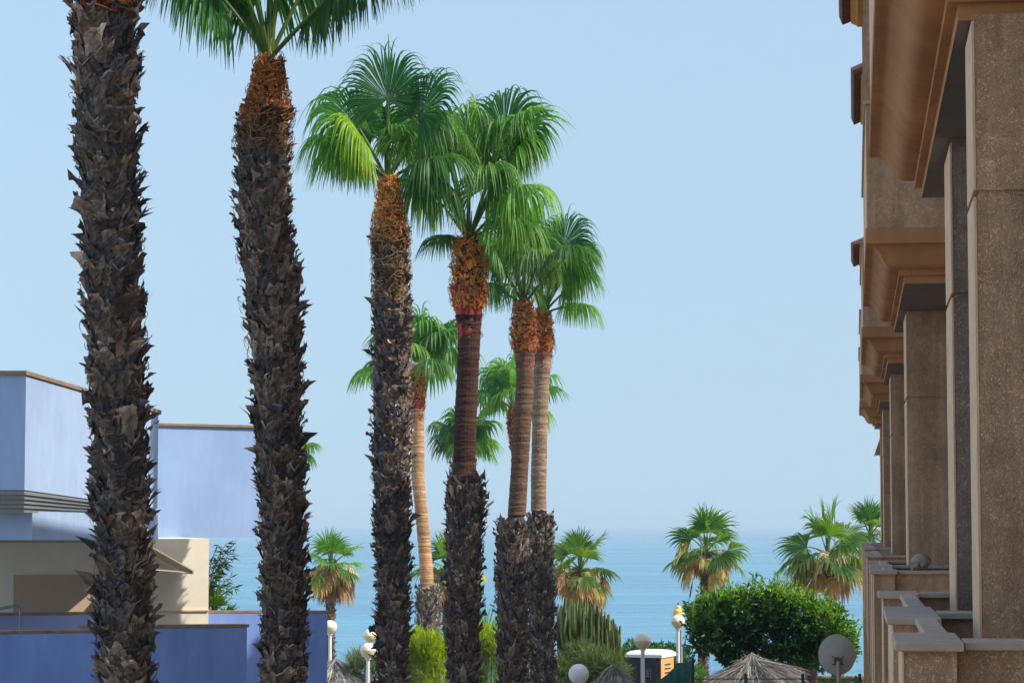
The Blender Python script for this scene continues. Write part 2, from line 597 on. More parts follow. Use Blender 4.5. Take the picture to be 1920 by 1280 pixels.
def fibres(mb, ax, z0, z1, n, ln, cols, scale=0.95, rad=0.006, out=0.05):
    """curly dry fibres and torn strips lying over the leaf bases"""
    for _ in range(n):
        z = rng.uniform(z0, z1)
        th = rng.uniform(0, 2 * math.pi)
        d = rng.uniform(-math.pi, math.pi)
        kcurv = rng.normal(0, 5.0 / ln * 0.25)
        l = ln * rng.uniform(0.5, 1.4)
        m = 6
        pts = []
        a, zz = th, z
        o0 = rng.uniform(0.01, out)
        o1 = rng.uniform(0.0, out)
        for q in range(m):
            x, y, r = ax.at(zz)
            t = q / (m - 1)
            rr = r * scale + o0 + (o1 * math.sin(math.pi * t))
            pts.append((x + rr * math.cos(a), y + rr * math.sin(a), zz))
            st = l / (m - 1)
            a += math.cos(d) * st / max(r, 0.08)
            zz += math.sin(d) * st * 0.8
            d += kcurv * st
        c = np.array(cols[rng.integers(0, len(cols))]) * rng.uniform(0.6, 1.35)
        tube(mb, pts, np.linspace(rad, rad * 0.4, m), 3, c, caps=False)


def frond_mesh(mb, base, alpha, elev, plen, R, roll=0.0, droop=1.0, nseg=44, rows=8, gcol=(0.05, 0.14, 0.025), tip=(0.22, 0.24, 0.05),
               tipamt=0.5, span=140, fold=0.2, sag=0.25, pcol=(0.14, 0.22, 0.05), pr=0.02, join=0.52, ragged=0.06, tipt=0.66, t0=0.30, wild=0.0):
    if nseg >= 44:
        nseg = int(nseg * 1.4)
    base = np.asarray(base, float)
    a, e = R_(alpha), R_(elev)
    d0 = np.array([math.cos(a) * math.cos(e), math.sin(a) * math.cos(e), math.sin(e)])
    hz_ = np.array([math.cos(a), math.sin(a), 0])
    m = 7
    tt = np.linspace(0, 1, m)
    sg = sag * math.cos(e)
    pts = base + np.outer(tt * plen, d0) + np.outer(-(tt ** 2) * plen * sg, UP)
    d1 = nrm(d0 - 2 * sg * UP)
    tube(mb, pts, np.linspace(pr * 1.6, pr * 0.75, m), 6, pcol, caps=False)
    side = np.array([math.sin(a), -math.cos(a), 0])
    nr = nrm(np.cross(side, d1))
    rl = R_(roll)
    side, nr = side * math.cos(rl) + nr * math.sin(rl), nr * math.cos(rl) - side * math.sin(rl)
    A = R_(span)
    ang = np.linspace(-A, A, nseg) + rng.normal(0, 0.10 * A / nseg, nseg)
    dth = 2 * A / (nseg - 1)
    Ri = R * (1 - 0.22 * (np.abs(ang) / A) ** 2) * rng.uniform(1 - ragged * 2, 1 + ragged, nseg)
    dirs = np.cos(ang)[:, None] * d1 + np.sin(ang)[:, None] * side + (fold * np.abs(np.sin(ang)))[:, None] * nr
    dirs = nrm(dirs + rng.normal(0, 0.012, dirs.shape))
    tang = nrm(-np.sin(ang)[:, None] * d1 + np.cos(ang)[:, None] * side)
    t = np.linspace(0, 1, rows + 1)
    gf = np.clip((t - t0) / (1 - t0), 0, 1) ** 1.0
    dk = droop * (1 + 0.14 * np.sin(ang * 4 + rng.uniform(0, 6)) + rng.normal(0, 0.05, nseg))
    gt = np.clip((t - join * 0.8) / (1 - join * 0.8), 0, 1)
    D = dirs[:, None, :] - UP * ((dk * (0.8 + 0.5 * np.abs(np.sin(ang))))[:, None] * gf[None, :] * 3.6)[..., None]
    # wind drift and individual wobble of free tips
    D = D + (rng.normal(0, 0.22 + wild * 0.5, (nseg, 1, 3)) * gt[None, :, None])
    if wild:
        D = D + wild * np.sin(t[None, :, None] * 9 + rng.uniform(0, 6, (nseg, 1, 3))) * gf[None, :, None]
    D = nrm(D)
    step = (Ri / rows)[:, None, None]
    pos = pts[-1] + np.concatenate([np.zeros((nseg, 1, 3)), np.cumsum(0.5 * (D[:, 1:] + D[:, :-1]) * step, axis=1)], 1)
    hw0 = R * t * math.tan(min(dth / 2, 0.5)) * 1.08
    hwj = R * join * math.tan(min(dth / 2, 0.5)) * 1.08
    hw = np.where(t <= join, hw0, hwj * np.clip(1 - (t - join) / (1 - join), 0, 1) ** 0.9)
    hw = np.maximum(hw, 0.0015)
    tw = rng.normal(0, 0.5, nseg)
    W = tang[:, None, :] + nr * (tw[:, None] * gt[None, :])[..., None]
    W = nrm(W - D * np.sum(W * D, -1, keepdims=True))
    NN = nrm(np.cross(W, D))
    Lf = pos - W * hw[None, :, None]
    Rt = pos + W * hw[None, :, None]
    Md = pos - NN * (hw * 0.55)[None, :, None]
    V = np.stack([Lf, Md, Rt], 2)
    rws = rows + 1
    i, j = np.meshgrid(np.arange(rows), np.arange(2), indexing='ij')
    f = np.stack([i * 3 + j, i * 3 + j + 1, (i + 1) * 3 + j + 1, (i + 1) * 3 + j], -1).reshape(-1, 4)
    Fs = (np.arange(nseg) * rws * 3)[:, None, None] + f[None]
    k = np.clip((t - tipt) / (1 - tipt), 0, 1) ** 1.2
    sv = rng.uniform(0.75, 1.3, (nseg, 1, 1))
    ta = np.clip(tipamt * rng.uniform(0.4, 1.4, (nseg, 1, 1)), 0, 1)
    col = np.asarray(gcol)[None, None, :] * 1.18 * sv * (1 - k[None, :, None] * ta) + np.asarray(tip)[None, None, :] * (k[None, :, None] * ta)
    col = col * np.ones((nseg, rws, 1))
    col = col + (np.clip(1 - t / 0.12, 0, 1) * 0.10)[None, :, None]
    colv = np.repeat(col[:, :, None, :], 3, 2)
    colv[:, :, 1, :] *= 1.12
    mb.add(V.reshape(-1, 3), Fs.reshape(-1, 4), colv.reshape(-1, 3))


GREENS = [(0.05, 0.145, 0.024), (0.07, 0.18, 0.03), (0.038, 0.12, 0.026), (0.10, 0.22, 0.03)]
BOOT_DARK = [(0.125, 0.104, 0.094), (0.165, 0.130, 0.108), (0.092, 0.082, 0.080), (0.215, 0.158, 0.122), (0.29, 0.22, 0.165), (0.112, 0.10, 0.10), (0.18, 0.13, 0.10)]
BOOT_GREY = [(0.17, 0.15, 0.125), (0.25, 0.22, 0.185), (0.13, 0.11, 0.09), (0.33, 0.29, 0.24)]
COLLAR = [(0.62, 0.25, 0.06), (0.50, 0.18, 0.045), (0.70, 0.34, 0.10), (0.38, 0.14, 0.045)]
COLLAR_RED = [(0.30, 0.09, 0.04), (0.22, 0.06, 0.03), (0.38, 0.13, 0.05)]
REDS = [(0.30, 0.05, 0.045), (0.36, 0.065, 0.05), (0.22, 0.04, 0.036), (0.40, 0.10, 0.05)]
TANF = [(0.42, 0.30, 0.18), (0.34, 0.24, 0.15), (0.50, 0.38, 0.24)]


def crown(root, origin, top, specs, spear=True, mat=None):
    """the heart of the crown with its fronds as children"""
    mb = MB()
    top = np.asarray(top, float)
    for q in range(7):
        a = rng.uniform(0, 2 * math.pi)
        l = rng.uniform(0.35, 0.7)
        e = np.array([math.cos(a) * 0.08, math.sin(a) * 0.08, 1]) * l
        st = top + np.array([math.cos(a), math.sin(a), 0]) * 0.03 - UP * 0.08
        tube(mb, [st, st + e * 0.5, st + e], [0.028, 0.020, 0.008], 5, (0.16, 0.24, 0.06))
    if spear:
        l = spear if not isinstance(spear, bool) else 1.0
        for dx in (-0.02, 0.02, 0.0):
            tube(mb, [top, top + np.array([dx * 0.5, 0.01, 0.6 * l]), top + np.array([dx, 0.02, l])], [0.03, 0.028, 0.004], 5, (0.20, 0.27, 0.07))
    cr = mb.build('crown', M_FROND, root, origin)
    for s in specs:
        s = dict(s)
        dead = s.pop('dead', False)
        off = s.pop('off', (0, 0, 0))
        fm = MB()
        frond_mesh(fm, top + np.asarray(off), **s)
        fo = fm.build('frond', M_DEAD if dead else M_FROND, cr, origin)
        if dead:
            fo['label'] = 'dry tan frond hanging down'
    return cr


def autofronds(n, plen, R,  e0=84, e1=5, a0=0, droop=(0.35, 1.0), nseg=40, rows=8, yellow=0.5, **kw):
    out = []
    for i in range(n):
        f = i / max(1, n - 1)
        el = e0 + (e1 - e0) * f ** 0.85 + rng.normal(0, 5)
        al = a0 + i * 137.5 + rng.normal(0, 10)
        gc = np.array(GREENS[rng.integers(0, len(GREENS))]) * rng.uniform(0.85, 1.2)
        d = dict(alpha=al, elev=el, plen=plen * rng.uniform(0.85, 1.12), R=R * rng.uniform(0.9, 1.1), roll=rng.normal(0, 22),
                 droop=droop[0] + (droop[1] - droop[0]) * f, nseg=nseg, rows=rows, gcol=tuple(gc), tipamt=yellow, fold=rng.uniform(-0.1, 0.35),
                 sag=rng.uniform(0.2, 0.4))
        d.update(kw)
        out.append(d)
    return out


def palm(D, axis_pts, zones, label, group, specs, top_px, spear=1.0, name='fan_palm'):
    ax = Axis(D, axis_pts)
    ztop = ax.z[-1]
    x0, y0, _ = ax.at(0.0)
    org = (float(x0), float(D), 0.0)
    root = thing(name, label, 'palm tree', org, group)
    zinfo = []
    for zn in zones:
        kw = zn[3] if len(zn) > 3 else {}
        zinfo.append((zn[0], 0.0 if zn[1] is None else ax.zpx(zn[1]), ax.zpx(zn[2]), kw))
    hasring = any(q[0] == 'ring' for q in zinfo)
    mt = MB()
    trunk_core(mt, ax, ztop, zinfo)
    mt.build('trunk', M_RING if hasring else M_BARK, root, org)
    for kind, z0, z1, kw in zinfo:
        m_ = MB()
        if kind == 'boots':
            boots(m_, ax, z0, z1 - 0.12, kw.get('l', 0.33), kw.get('w', 0.20), kw.get('dz', 0.105) * 0.72, kw.get('per', 11) + 3, kw.get('tilt', (0.10, 0.16)),
                  kw.get('cols', BOOT_DARK), kw.get('edge', 2.4), kw.get('s', 0.82), wild=kw.get('wild', 1.0), lean=kw.get('lean', 0.28))
            nf = kw.get('nf', 0)
            if nf:
                fibres(m_, ax, z0, z1, int(nf * 1.3), 0.20, kw.get('fc', [(0.20, 0.155, 0.12), (0.36, 0.28, 0.21), (0.14, 0.115, 0.10)]), 0.93, 0.0055, 0.04)
            m_.build('leaf_base_sleeve', M_BARK, root, org)
        elif kind == 'collar':
            boots(m_, ax, z0 - 0.05, z1 - 0.06, kw.get('l', 0.15), kw.get('w', 0.13), kw.get('dz', 0.055), kw.get('per', 11), kw.get('tilt', (0.08, 0.25)),
                  kw.get('cols', COLLAR), 1.25, 0.92, wild=0.8, lean=0.55)
            fibres(m_, ax, z0, z1, kw.get('nf', 160), 0.22, kw.get('fc', COLLAR + [(0.5, 0.36, 0.2)]), 0.97, 0.007, 0.05)
            m_.build('fibre_collar', M_BARK, root, org)
        elif kind == 'red':
            boots(m_, ax, z0, z1 - 0.1, 0.46, 0.34, 0.10, 7, (0.03, 0.05), REDS, 1.05, 0.95, split=0.08, wild=0.15, lean=0.05)
            fibres(m_, ax, z0, z1, 30, 0.2, REDS, 1.0, 0.006, 0.03)
            m_.build('red_leaf_sheath', M_BARK, root, org)
    top = P(top_px[0], top_px[1], D)
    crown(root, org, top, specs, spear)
    return root, ax, org


GP = 'tall fan palms in a row'
GBACK = 'fan palms at the back of the row'
GS = 'short fan palms by the sea'

# nearest palm, crown above the frame
palm(26, [(-420, 190, 22), (-250, 191, 50), (-60, 194, 60), (0, 195, 60), (100, 197, 64), (200, 197, 62), (320, 203, 60), (420, 207, 57), (520, 210, 56), (640, 216, 57),
          (800, 223, 54), (1000, 229, 52), (1280, 235, 51)],
     [('boots', None, 18, dict(l=0.36, w=0.22, dz=0.12, per=10, nf=380)), ('collar', 22, -420, dict(cols=COLLAR_RED, per=12, nf=260, l=.2, w=.15, dz=.07))],
     'thickest palm trunk, dark and shaggy to the frame top, leftmost in front of blue house', GP,
     autofronds(16, 1.3, 1.0, 86, 35, 20, (0.2, 0.5), 40), (190, -425))

# second palm
sp2 = [dict(alpha=182, elev=56, plen=1.15, R=1.6, roll=25, droop=1.25, nseg=60, rows=11, gcol=(.05, .16, .04), tip=(.05, .10, .04), tipamt=.4, sag=.15),
       dict(alpha=165, elev=56, plen=1.4, R=1.6, roll=10, droop=1.3, nseg=60, rows=11, gcol=(.045, .14, .035), tip=(.04, .09, .04), tipamt=.3, sag=.15),
       dict(alpha=2, elev=48, plen=1.3, R=1.55, roll=-20, droop=1.2, nseg=60, rows=11, gcol=(.035, .10, .03), tip=(.03, .06, .03), tipamt=.4, sag=.05),
       dict(alpha=8, elev=50, plen=2.0, R=1.6, roll=-10, droop=1.1, nseg=60, rows=11, gcol=(.035, .10, .03), tip=(.03, .06, .03), tipamt=.4, sag=.2),
       dict(alpha=75, elev=70, plen=1.2, R=1.6, roll=0, droop=1.3, nseg=60, rows=11, gcol=(.06, .17, .04), tip=(.08, .14, .05), tipamt=.4, sag=.1),
       dict(alpha=285, elev=82, plen=1.5, R=1.2, roll=0, droop=1.2, nseg=60, rows=11, gcol=(.06, .17, .04), tip=(.08, .14, .05), tipamt=.4, sag=.1),
       dict(alpha=120, elev=64, plen=1.3, R=1.5, roll=0, droop=1.25, nseg=56, rows=11, gcol=(.06, .17, .04), tip=(.1, .15, .05), tipamt=.5, sag=.1),
       dict(alpha=215, elev=68, plen=1.7, R=1.2, roll=0, droop=1.2, nseg=56, rows=11, gcol=(.05, .15, .04), tip=(.1, .15, .05), tipamt=.3, sag=.1),
       ] + autofronds(6, 2.0, 1.1, 86, 70, 40, (0.5, 0.9), 44)
palm(30, [(112, 504, 19), (150, 504, 26), (190, 503, 37), (215, 500, 48), (260, 492, 54), (350, 493, 52), (420, 493, 52), (470, 498, 56), (530, 510, 60), (600, 513, 58),
          (700, 520, 49), (800, 522, 46), (900, 525, 45), (1000, 529, 43), (1100, 532, 44), (1280, 531, 43)],
     [('boots', None, 270, dict(l=0.32, w=0.20, dz=0.105, per=10, nf=420, tilt=(0.08, 0.15))),
      ('boots', 285, 190, dict(l=0.20, w=0.17, dz=0.07, per=11, cols=[(0.17, 0.085, 0.05), (0.26, 0.12, 0.06), (0.12, 0.07, 0.05)], nf=260, fc=TANF + [(0.4, 0.2, 0.08)], edge=1.5)),
      ('collar', 215, 108, dict(cols=[(0.64, 0.21, 0.05), (0.46, 0.15, 0.045), (0.72, 0.30, 0.09)], nf=320, fc=[(0.5, 0.2, 0.06), (0.4, 0.15, 0.05), (0.55, 0.33, 0.16)]))],
     'palm with long green stalks spreading from an orange neck cut by the frame top', GP, sp2, (504, 112))

# third palm
sp3 = [dict(alpha=275, elev=87, plen=1.36, R=1.15, roll=0, droop=0.50, nseg=64, rows=11, gcol=(.03, .12, .03), tip=(.22, .33, .06), tipamt=.5, fold=-.05, span=130, t0=.5),
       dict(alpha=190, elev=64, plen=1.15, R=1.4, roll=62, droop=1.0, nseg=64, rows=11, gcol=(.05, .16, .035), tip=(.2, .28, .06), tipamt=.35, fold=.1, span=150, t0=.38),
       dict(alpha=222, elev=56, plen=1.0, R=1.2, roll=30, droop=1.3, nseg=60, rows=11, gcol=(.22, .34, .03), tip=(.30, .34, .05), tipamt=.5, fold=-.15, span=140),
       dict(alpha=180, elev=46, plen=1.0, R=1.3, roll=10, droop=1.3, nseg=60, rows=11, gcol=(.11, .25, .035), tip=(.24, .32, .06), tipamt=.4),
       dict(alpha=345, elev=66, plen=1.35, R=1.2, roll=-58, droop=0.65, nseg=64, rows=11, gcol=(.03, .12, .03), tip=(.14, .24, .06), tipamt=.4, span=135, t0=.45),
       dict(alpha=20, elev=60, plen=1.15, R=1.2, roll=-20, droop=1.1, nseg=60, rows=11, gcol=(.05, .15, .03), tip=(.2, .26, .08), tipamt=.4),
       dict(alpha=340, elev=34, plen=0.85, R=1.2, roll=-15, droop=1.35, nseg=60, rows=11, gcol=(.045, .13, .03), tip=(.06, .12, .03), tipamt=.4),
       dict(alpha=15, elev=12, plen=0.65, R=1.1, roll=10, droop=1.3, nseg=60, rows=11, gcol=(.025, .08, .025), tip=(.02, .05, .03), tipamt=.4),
       dict(alpha=100, elev=62, plen=1.25, R=1.15, roll=0, droop=0.9, nseg=56, rows=10, gcol=(.05, .15, .03), tipamt=.3),
       dict(alpha=150, elev=40, plen=0.9, R=1.2, roll=0, droop=1.3, nseg=56, rows=10, gcol=(.07, .18, .03), tipamt=.4),
       dict(alpha=300, elev=74, plen=0.7, R=0.6, roll=0, droop=0.8, nseg=40, rows=8, gcol=(.08, .2, .04), tipamt=.3)]
palm(40, [(338, 729, 15), (370, 729, 20), (400, 730, 26), (440, 732, 34), (500, 733, 35), (600, 735, 36), (700, 734, 37), (800, 735, 38), (900, 734, 36), (1000, 736, 34),
          (1100, 737, 32), (1280, 736, 30)],
     [('boots', None, 560, dict(l=0.31, w=0.19, dz=0.095, per=11, nf=420)),
      ('boots', 575, 425, dict(l=0.20, w=0.16, dz=0.07, per=12, cols=[(0.20, 0.12, 0.07), (0.28, 0.15, 0.07), (0.13, 0.09, 0.06), (0.10, 0.07, 0.05)], nf=300, fc=TANF, edge=1.6)),
      ('collar', 450, 334, dict(nf=360, cols=[(0.78, 0.30, 0.06), (0.64, 0.22, 0.045), (0.84, 0.42, 0.12)], fc=[(0.8, 0.36, 0.1), (0.66, 0.26, 0.06), (0.8, 0.5, 0.25)]))],
     'tall palm with pointed orange neck, dark shaggy trunk and one upright fan leaf', GP, sp3, (727, 340), spear=1.75)

# fourth palm
sp4 = autofronds(7, 2.25, 1.3, 84, 58, 60, (0.5, 0.95), 60, 11, 0.3) + [
    dict(alpha=12, elev=73, plen=2.35, R=1.35, roll=-55, droop=0.6, nseg=64, rows=11, gcol=(.035, .12, .03), tip=(.14, .22, .06), tipamt=.4, t0=.45),
    dict(alpha=350, elev=64, plen=1.9, R=1.35, roll=-15, droop=1.25, nseg=64, rows=11, gcol=(.10, .24, .03), tip=(.24, .32, .05), tipamt=.5),
    dict(alpha=325, elev=68, plen=2.1, R=1.4, roll=10, droop=1.3, nseg=64, rows=11, gcol=(.09, .22, .03), tip=(.24, .32, .05), tipamt=.4),
    dict(alpha=270, elev=76, plen=2.05, R=1.4, roll=10, droop=1.3, nseg=64, rows=11, gcol=(.10, .20, .06), tip=(.26, .32, .12), tipamt=.5),
    dict(alpha=230, elev=70, plen=2.2, R=1.35, roll=20, droop=1.3, nseg=64, rows=11, gcol=(.12, .20, .08), tip=(.30, .35, .18), tipamt=.6),
    dict(alpha=198, elev=66, plen=1.9, R=1.3, roll=20, droop=1.3, nseg=64, rows=11, gcol=(.09, .18, .06), tip=(.25, .30, .15), tipamt=.5),
    dict(alpha=0, elev=66, plen=1.45, R=1.4, roll=0, droop=1.4, nseg=64, rows=11, gcol=(.09, .22, .03), tip=(.26, .34, .05), tipamt=.5),
    dict(alpha=340, elev=46, plen=1.35, R=1.5, roll=0, droop=1.45, nseg=64, rows=11, gcol=(.11, .26, .03), tip=(.28, .36, .05), tipamt=.5),
    dict(alpha=300, elev=58, plen=1.3, R=1.45, roll=0, droop=1.4, nseg=64, rows=11, gcol=(.10, .22, .05), tip=(.26, .32, .1), tipamt=.5),
    dict(alpha=215, elev=52, plen=1.3, R=1.45, roll=0, droop=1.4, nseg=64, rows=11, gcol=(.11, .20, .08), tip=(.30, .35, .18), tipamt=.6),
    dict(alpha=170, elev=22, plen=0.5, R=0.8, roll=0, droop=1.0, nseg=50, rows=9, gcol=(.04, .10, .035), tipamt=.2),
    dict(alpha=330, elev=30, plen=1.0, R=1.25, roll=0, droop=1.35, nseg=56, rows=10, gcol=(.08, .2, .03), tip=(.24, .32, .05), tipamt=.4)]
palm(46, [(446, 878, 25), (500, 879, 31), (550, 879, 34), (575, 878, 30), (600, 879, 24), (620, 880, 21), (700, 877, 20.5), (800, 872, 21), (880, 871, 21), (905, 873, 33), (950, 873, 40),
          (1000, 872, 36), (1100, 869, 33), (1280, 870, 31)],
     [('boots', None, 900, dict(l=0.36, w=0.16, dz=0.09, per=12, nf=200, tilt=(0.12, 0.22))),
      ('ring', 902, 590, dict(col=(0.085, 0.042, 0.030))), ('red', 640, 545), ('collar', 575, 442, dict(nf=340, cols=[(0.74, 0.28, 0.04), (0.62, 0.20, 0.03), (0.80, 0.38, 0.08)]))],
     'tallest of the skinned palms, bright orange collar above smooth red brown trunk', GP, sp4, (878, 452), spear=0.8)

# the pair growing together
sp5 = autofronds(7, 1.55, 1.15, 84, 48, 10, (0.6, 1.15), 56, 10, 0.35) + [
    dict(alpha=185, elev=62, plen=1.4, R=1.2, roll=30, droop=1.2, nseg=60, rows=10, gcol=(.05, .14, .04), tipamt=.3),
    dict(alpha=200, elev=35, plen=0.95, R=1.15, roll=0, droop=1.35, nseg=60, rows=10, gcol=(.04, .12, .03), tipamt=.2),
    dict(alpha=250, elev=66, plen=1.1, R=1.15, roll=0, droop=1.3, nseg=60, rows=10, gcol=(.12, .20, .08), tip=(.3, .36, .2), tipamt=.5),
    dict(alpha=300, elev=60, plen=1.05, R=1.15, roll=0, droop=1.3, nseg=60, rows=10, gcol=(.11, .20, .07), tip=(.3, .36, .2), tipamt=.5)]
palm(52, [(568, 982, 14), (600, 982, 21), (630, 982, 25), (655, 984, 21), (680, 984, 17), (720, 984, 16), (800, 979, 16.5), (900, 973, 16.5), (965, 969, 17), (985, 962, 30), (1050, 960, 33), (1100, 960, 32), (1280, 962, 28)],
     [('boots', None, 975, dict(l=0.34, w=0.13, dz=0.085, per=11, nf=160, tilt=(0.14, 0.26), cols=BOOT_DARK + BOOT_GREY[:1], edge=2.1)),
      ('ring', 966, 660, dict(col=(0.18, 0.108, 0.068))), ('red', 690, 632), ('collar', 655, 565, dict(nf=240))],
     'left trunk of the twin palms rising from one dark shaggy base', GP, sp5, (982, 572), spear=2.35)
sp5b = autofronds(6, 1.6, 1.1, 84, 52, 100, (0.6, 1.1), 56, 10, 0.35) + [
    dict(alpha=10, elev=74, plen=1.75, R=1.15, roll=-50, droop=0.6, nseg=60, rows=10, gcol=(.03, .11, .03), tip=(.14, .24, .06), tipamt=.3, t0=.45),
    dict(alpha=2, elev=62, plen=1.5, R=1.1, roll=-40, droop=0.85, nseg=60, rows=10, gcol=(.035, .12, .03), tip=(.2, .28, .06), tipamt=.4, t0=.4),
    dict(alpha=350, elev=50, plen=1.1, R=1.15, roll=-20, droop=1.35, nseg=60, rows=10, gcol=(.07, .18, .03), tip=(.22, .32, .06), tipamt=.5),
    dict(alpha=320, elev=62, plen=1.2, R=1.15, roll=10, droop=1.25, nseg=60, rows=10, gcol=(.08, .18, .05), tip=(.25, .33, .12), tipamt=.5),
    dict(alpha=15, elev=28, plen=0.85, R=1.05, roll=-10, droop=1.3, nseg=56, rows=10, gcol=(.09, .22, .04), tip=(.22, .32, .06), tipamt=.5)]
palm(54, [(586, 1017, 12), (620, 1018, 18), (650, 1019, 18), (680, 1018, 15.5), (720, 1015, 15), (800, 1012, 14.5), (900, 1010, 14.5), (955, 1010, 14.5), (972, 1013, 24), (1050, 1013, 26), (1150, 1016, 25), (1280, 1018, 21)],
     [('boots', None, 962, dict(l=0.32, w=0.12, dz=0.085, per=11, nf=220, tilt=(0.14, 0.26), cols=BOOT_GREY + BOOT_DARK[:2], edge=2.0)),
      ('ring', 957, 660, dict(col=(0.34, 0.235, 0.155))), ('red', 690, 634), ('collar', 655, 583, dict(nf=200))],
     'right trunk of the twin palms, paler grey brown, rising from one shaggy base', GP, sp5b, (1017, 590), spear=0.6)

# palms at the back of the row
sp6 = autofronds(13, 1.25, 1.25, 84, 20, 0, (0.5, 1.1), 36, 8, 0.5) + [
    dict(alpha=0, elev=60, plen=1.5, R=1.35, roll=-20, droop=1.0, nseg=40, rows=8, gcol=(.06, .16, .03), tipamt=.4),
    dict(alpha=350, elev=40, plen=1.25, R=1.35, roll=0, droop=1.2, nseg=40, rows=8, gcol=(.09, .2, .04), tip=(.2, .28, .06), tipamt=.5),
    dict(alpha=300, elev=66, plen=1.3, R=1.3, roll=0, droop=1.1, nseg=40, rows=8, gcol=(.1, .24, .04), tip=(.2, .28, .06), tipamt=.5)]
palm(72, [(692, 782, 11), (720, 782, 14), (745, 783, 14), (775, 783, 12.5), (800, 783, 12), (850, 784, 12), (900, 784, 12), (950, 789, 11.5), (1000, 794, 12), (1050, 798, 12), (1100, 801, 13), (1115, 802, 22), (1190, 803, 24), (1280, 803, 22)],
     [('boots', None, 1100, dict(l=0.34, w=0.13, dz=0.1, per=11, nf=120, tilt=(0.12, 0.24), cols=BOOT_GREY + BOOT_DARK[:2], edge=2.0)),
      ('ring', 1103, 765, dict(col=(0.48, 0.28, 0.145))), ('red', 785, 738), ('collar', 752, 690, dict(nf=140, cols=[(0.5, 0.24, 0.06), (0.42, 0.18, 0.05)]))],
     'slender bending palm with bare pale trunk behind the third dark trunk', GBACK, sp6, (782, 697), spear=1.0)
sp7 = autofronds(9, 1.15, 1.2, 84, 20, 0, (0.5, 1.0), 36, 8, 0.4) + [
    dict(alpha=175, elev=62, plen=1.2, R=1.25, roll=35, droop=0.95, nseg=40, rows=8, gcol=(.06, .17, .03), tipamt=.4),
    dict(alpha=190, elev=42, plen=0.9, R=1.2, roll=15, droop=1.2, nseg=40, rows=8, gcol=(.05, .14, .03), tipamt=.4),
    dict(alpha=5, elev=50, plen=1.5, R=1.1, roll=0, droop=1.1, nseg=40, rows=8, gcol=(.08, .2, .05), tip=(.25, .33, .12), tipamt=.5)]
palm(80, [(765, 962, 7), (785, 961, 10), (815, 962, 9), (850, 966, 7.5), (950, 972, 8), (1280, 976, 9)],
     [('ring', None, 835, dict(col=(0.25, 0.15, 0.09))), ('collar', 845, 762, dict(nf=60, cols=COLLAR_RED))],
     'palm crown of drooping fans just left of the twin trunks', GBACK, sp7, (962, 767), spear=False)
sp8 = autofronds(9, 0.75, 1.15, 82, 15, 30, (0.5, 1.0), 36, 8, 0.3) + [
    dict(alpha=185, elev=52, plen=0.9, R=1.2, roll=15, droop=1.1, nseg=40, rows=8, gcol=(.05, .14, .03), tipamt=.4),
    dict(alpha=355, elev=52, plen=0.95, R=1.15, roll=-20, droop=0.9, nseg=40, rows=8, gcol=(.05, .16, .03), tipamt=.4)]
palm(82, [(835, 869, 14), (860, 869, 24), (900, 869, 27), (1000, 869, 24), (1280, 869, 20)],
     [('boots', None, 838, dict(l=0.34, w=0.14, dz=0.1, per=11, nf=60, tilt=(0.12, 0.24)))],
     'palm crown hanging half hidden behind the smooth red brown trunk', GBACK, sp8, (869, 838), spear=False)
sp9 = autofronds(7, 0.45, 0.8, 70, 15, 80, (0.6, 1.0), 34, 8, 0.4) + [
    dict(alpha=350, elev=40, plen=0.6, R=0.75, roll=-15, droop=0.9, nseg=36, rows=8, gcol=(.07, .17, .04), tipamt=.4)]
palm(80, [(850, 548, 7), (900, 548, 9), (1280, 545, 10)], [('ring', None, 852, dict(col=(0.25, 0.17, 0.1)))],
     'palm crown peeping out right of the second dark trunk', GBACK, sp9, (548, 852), spear=False)


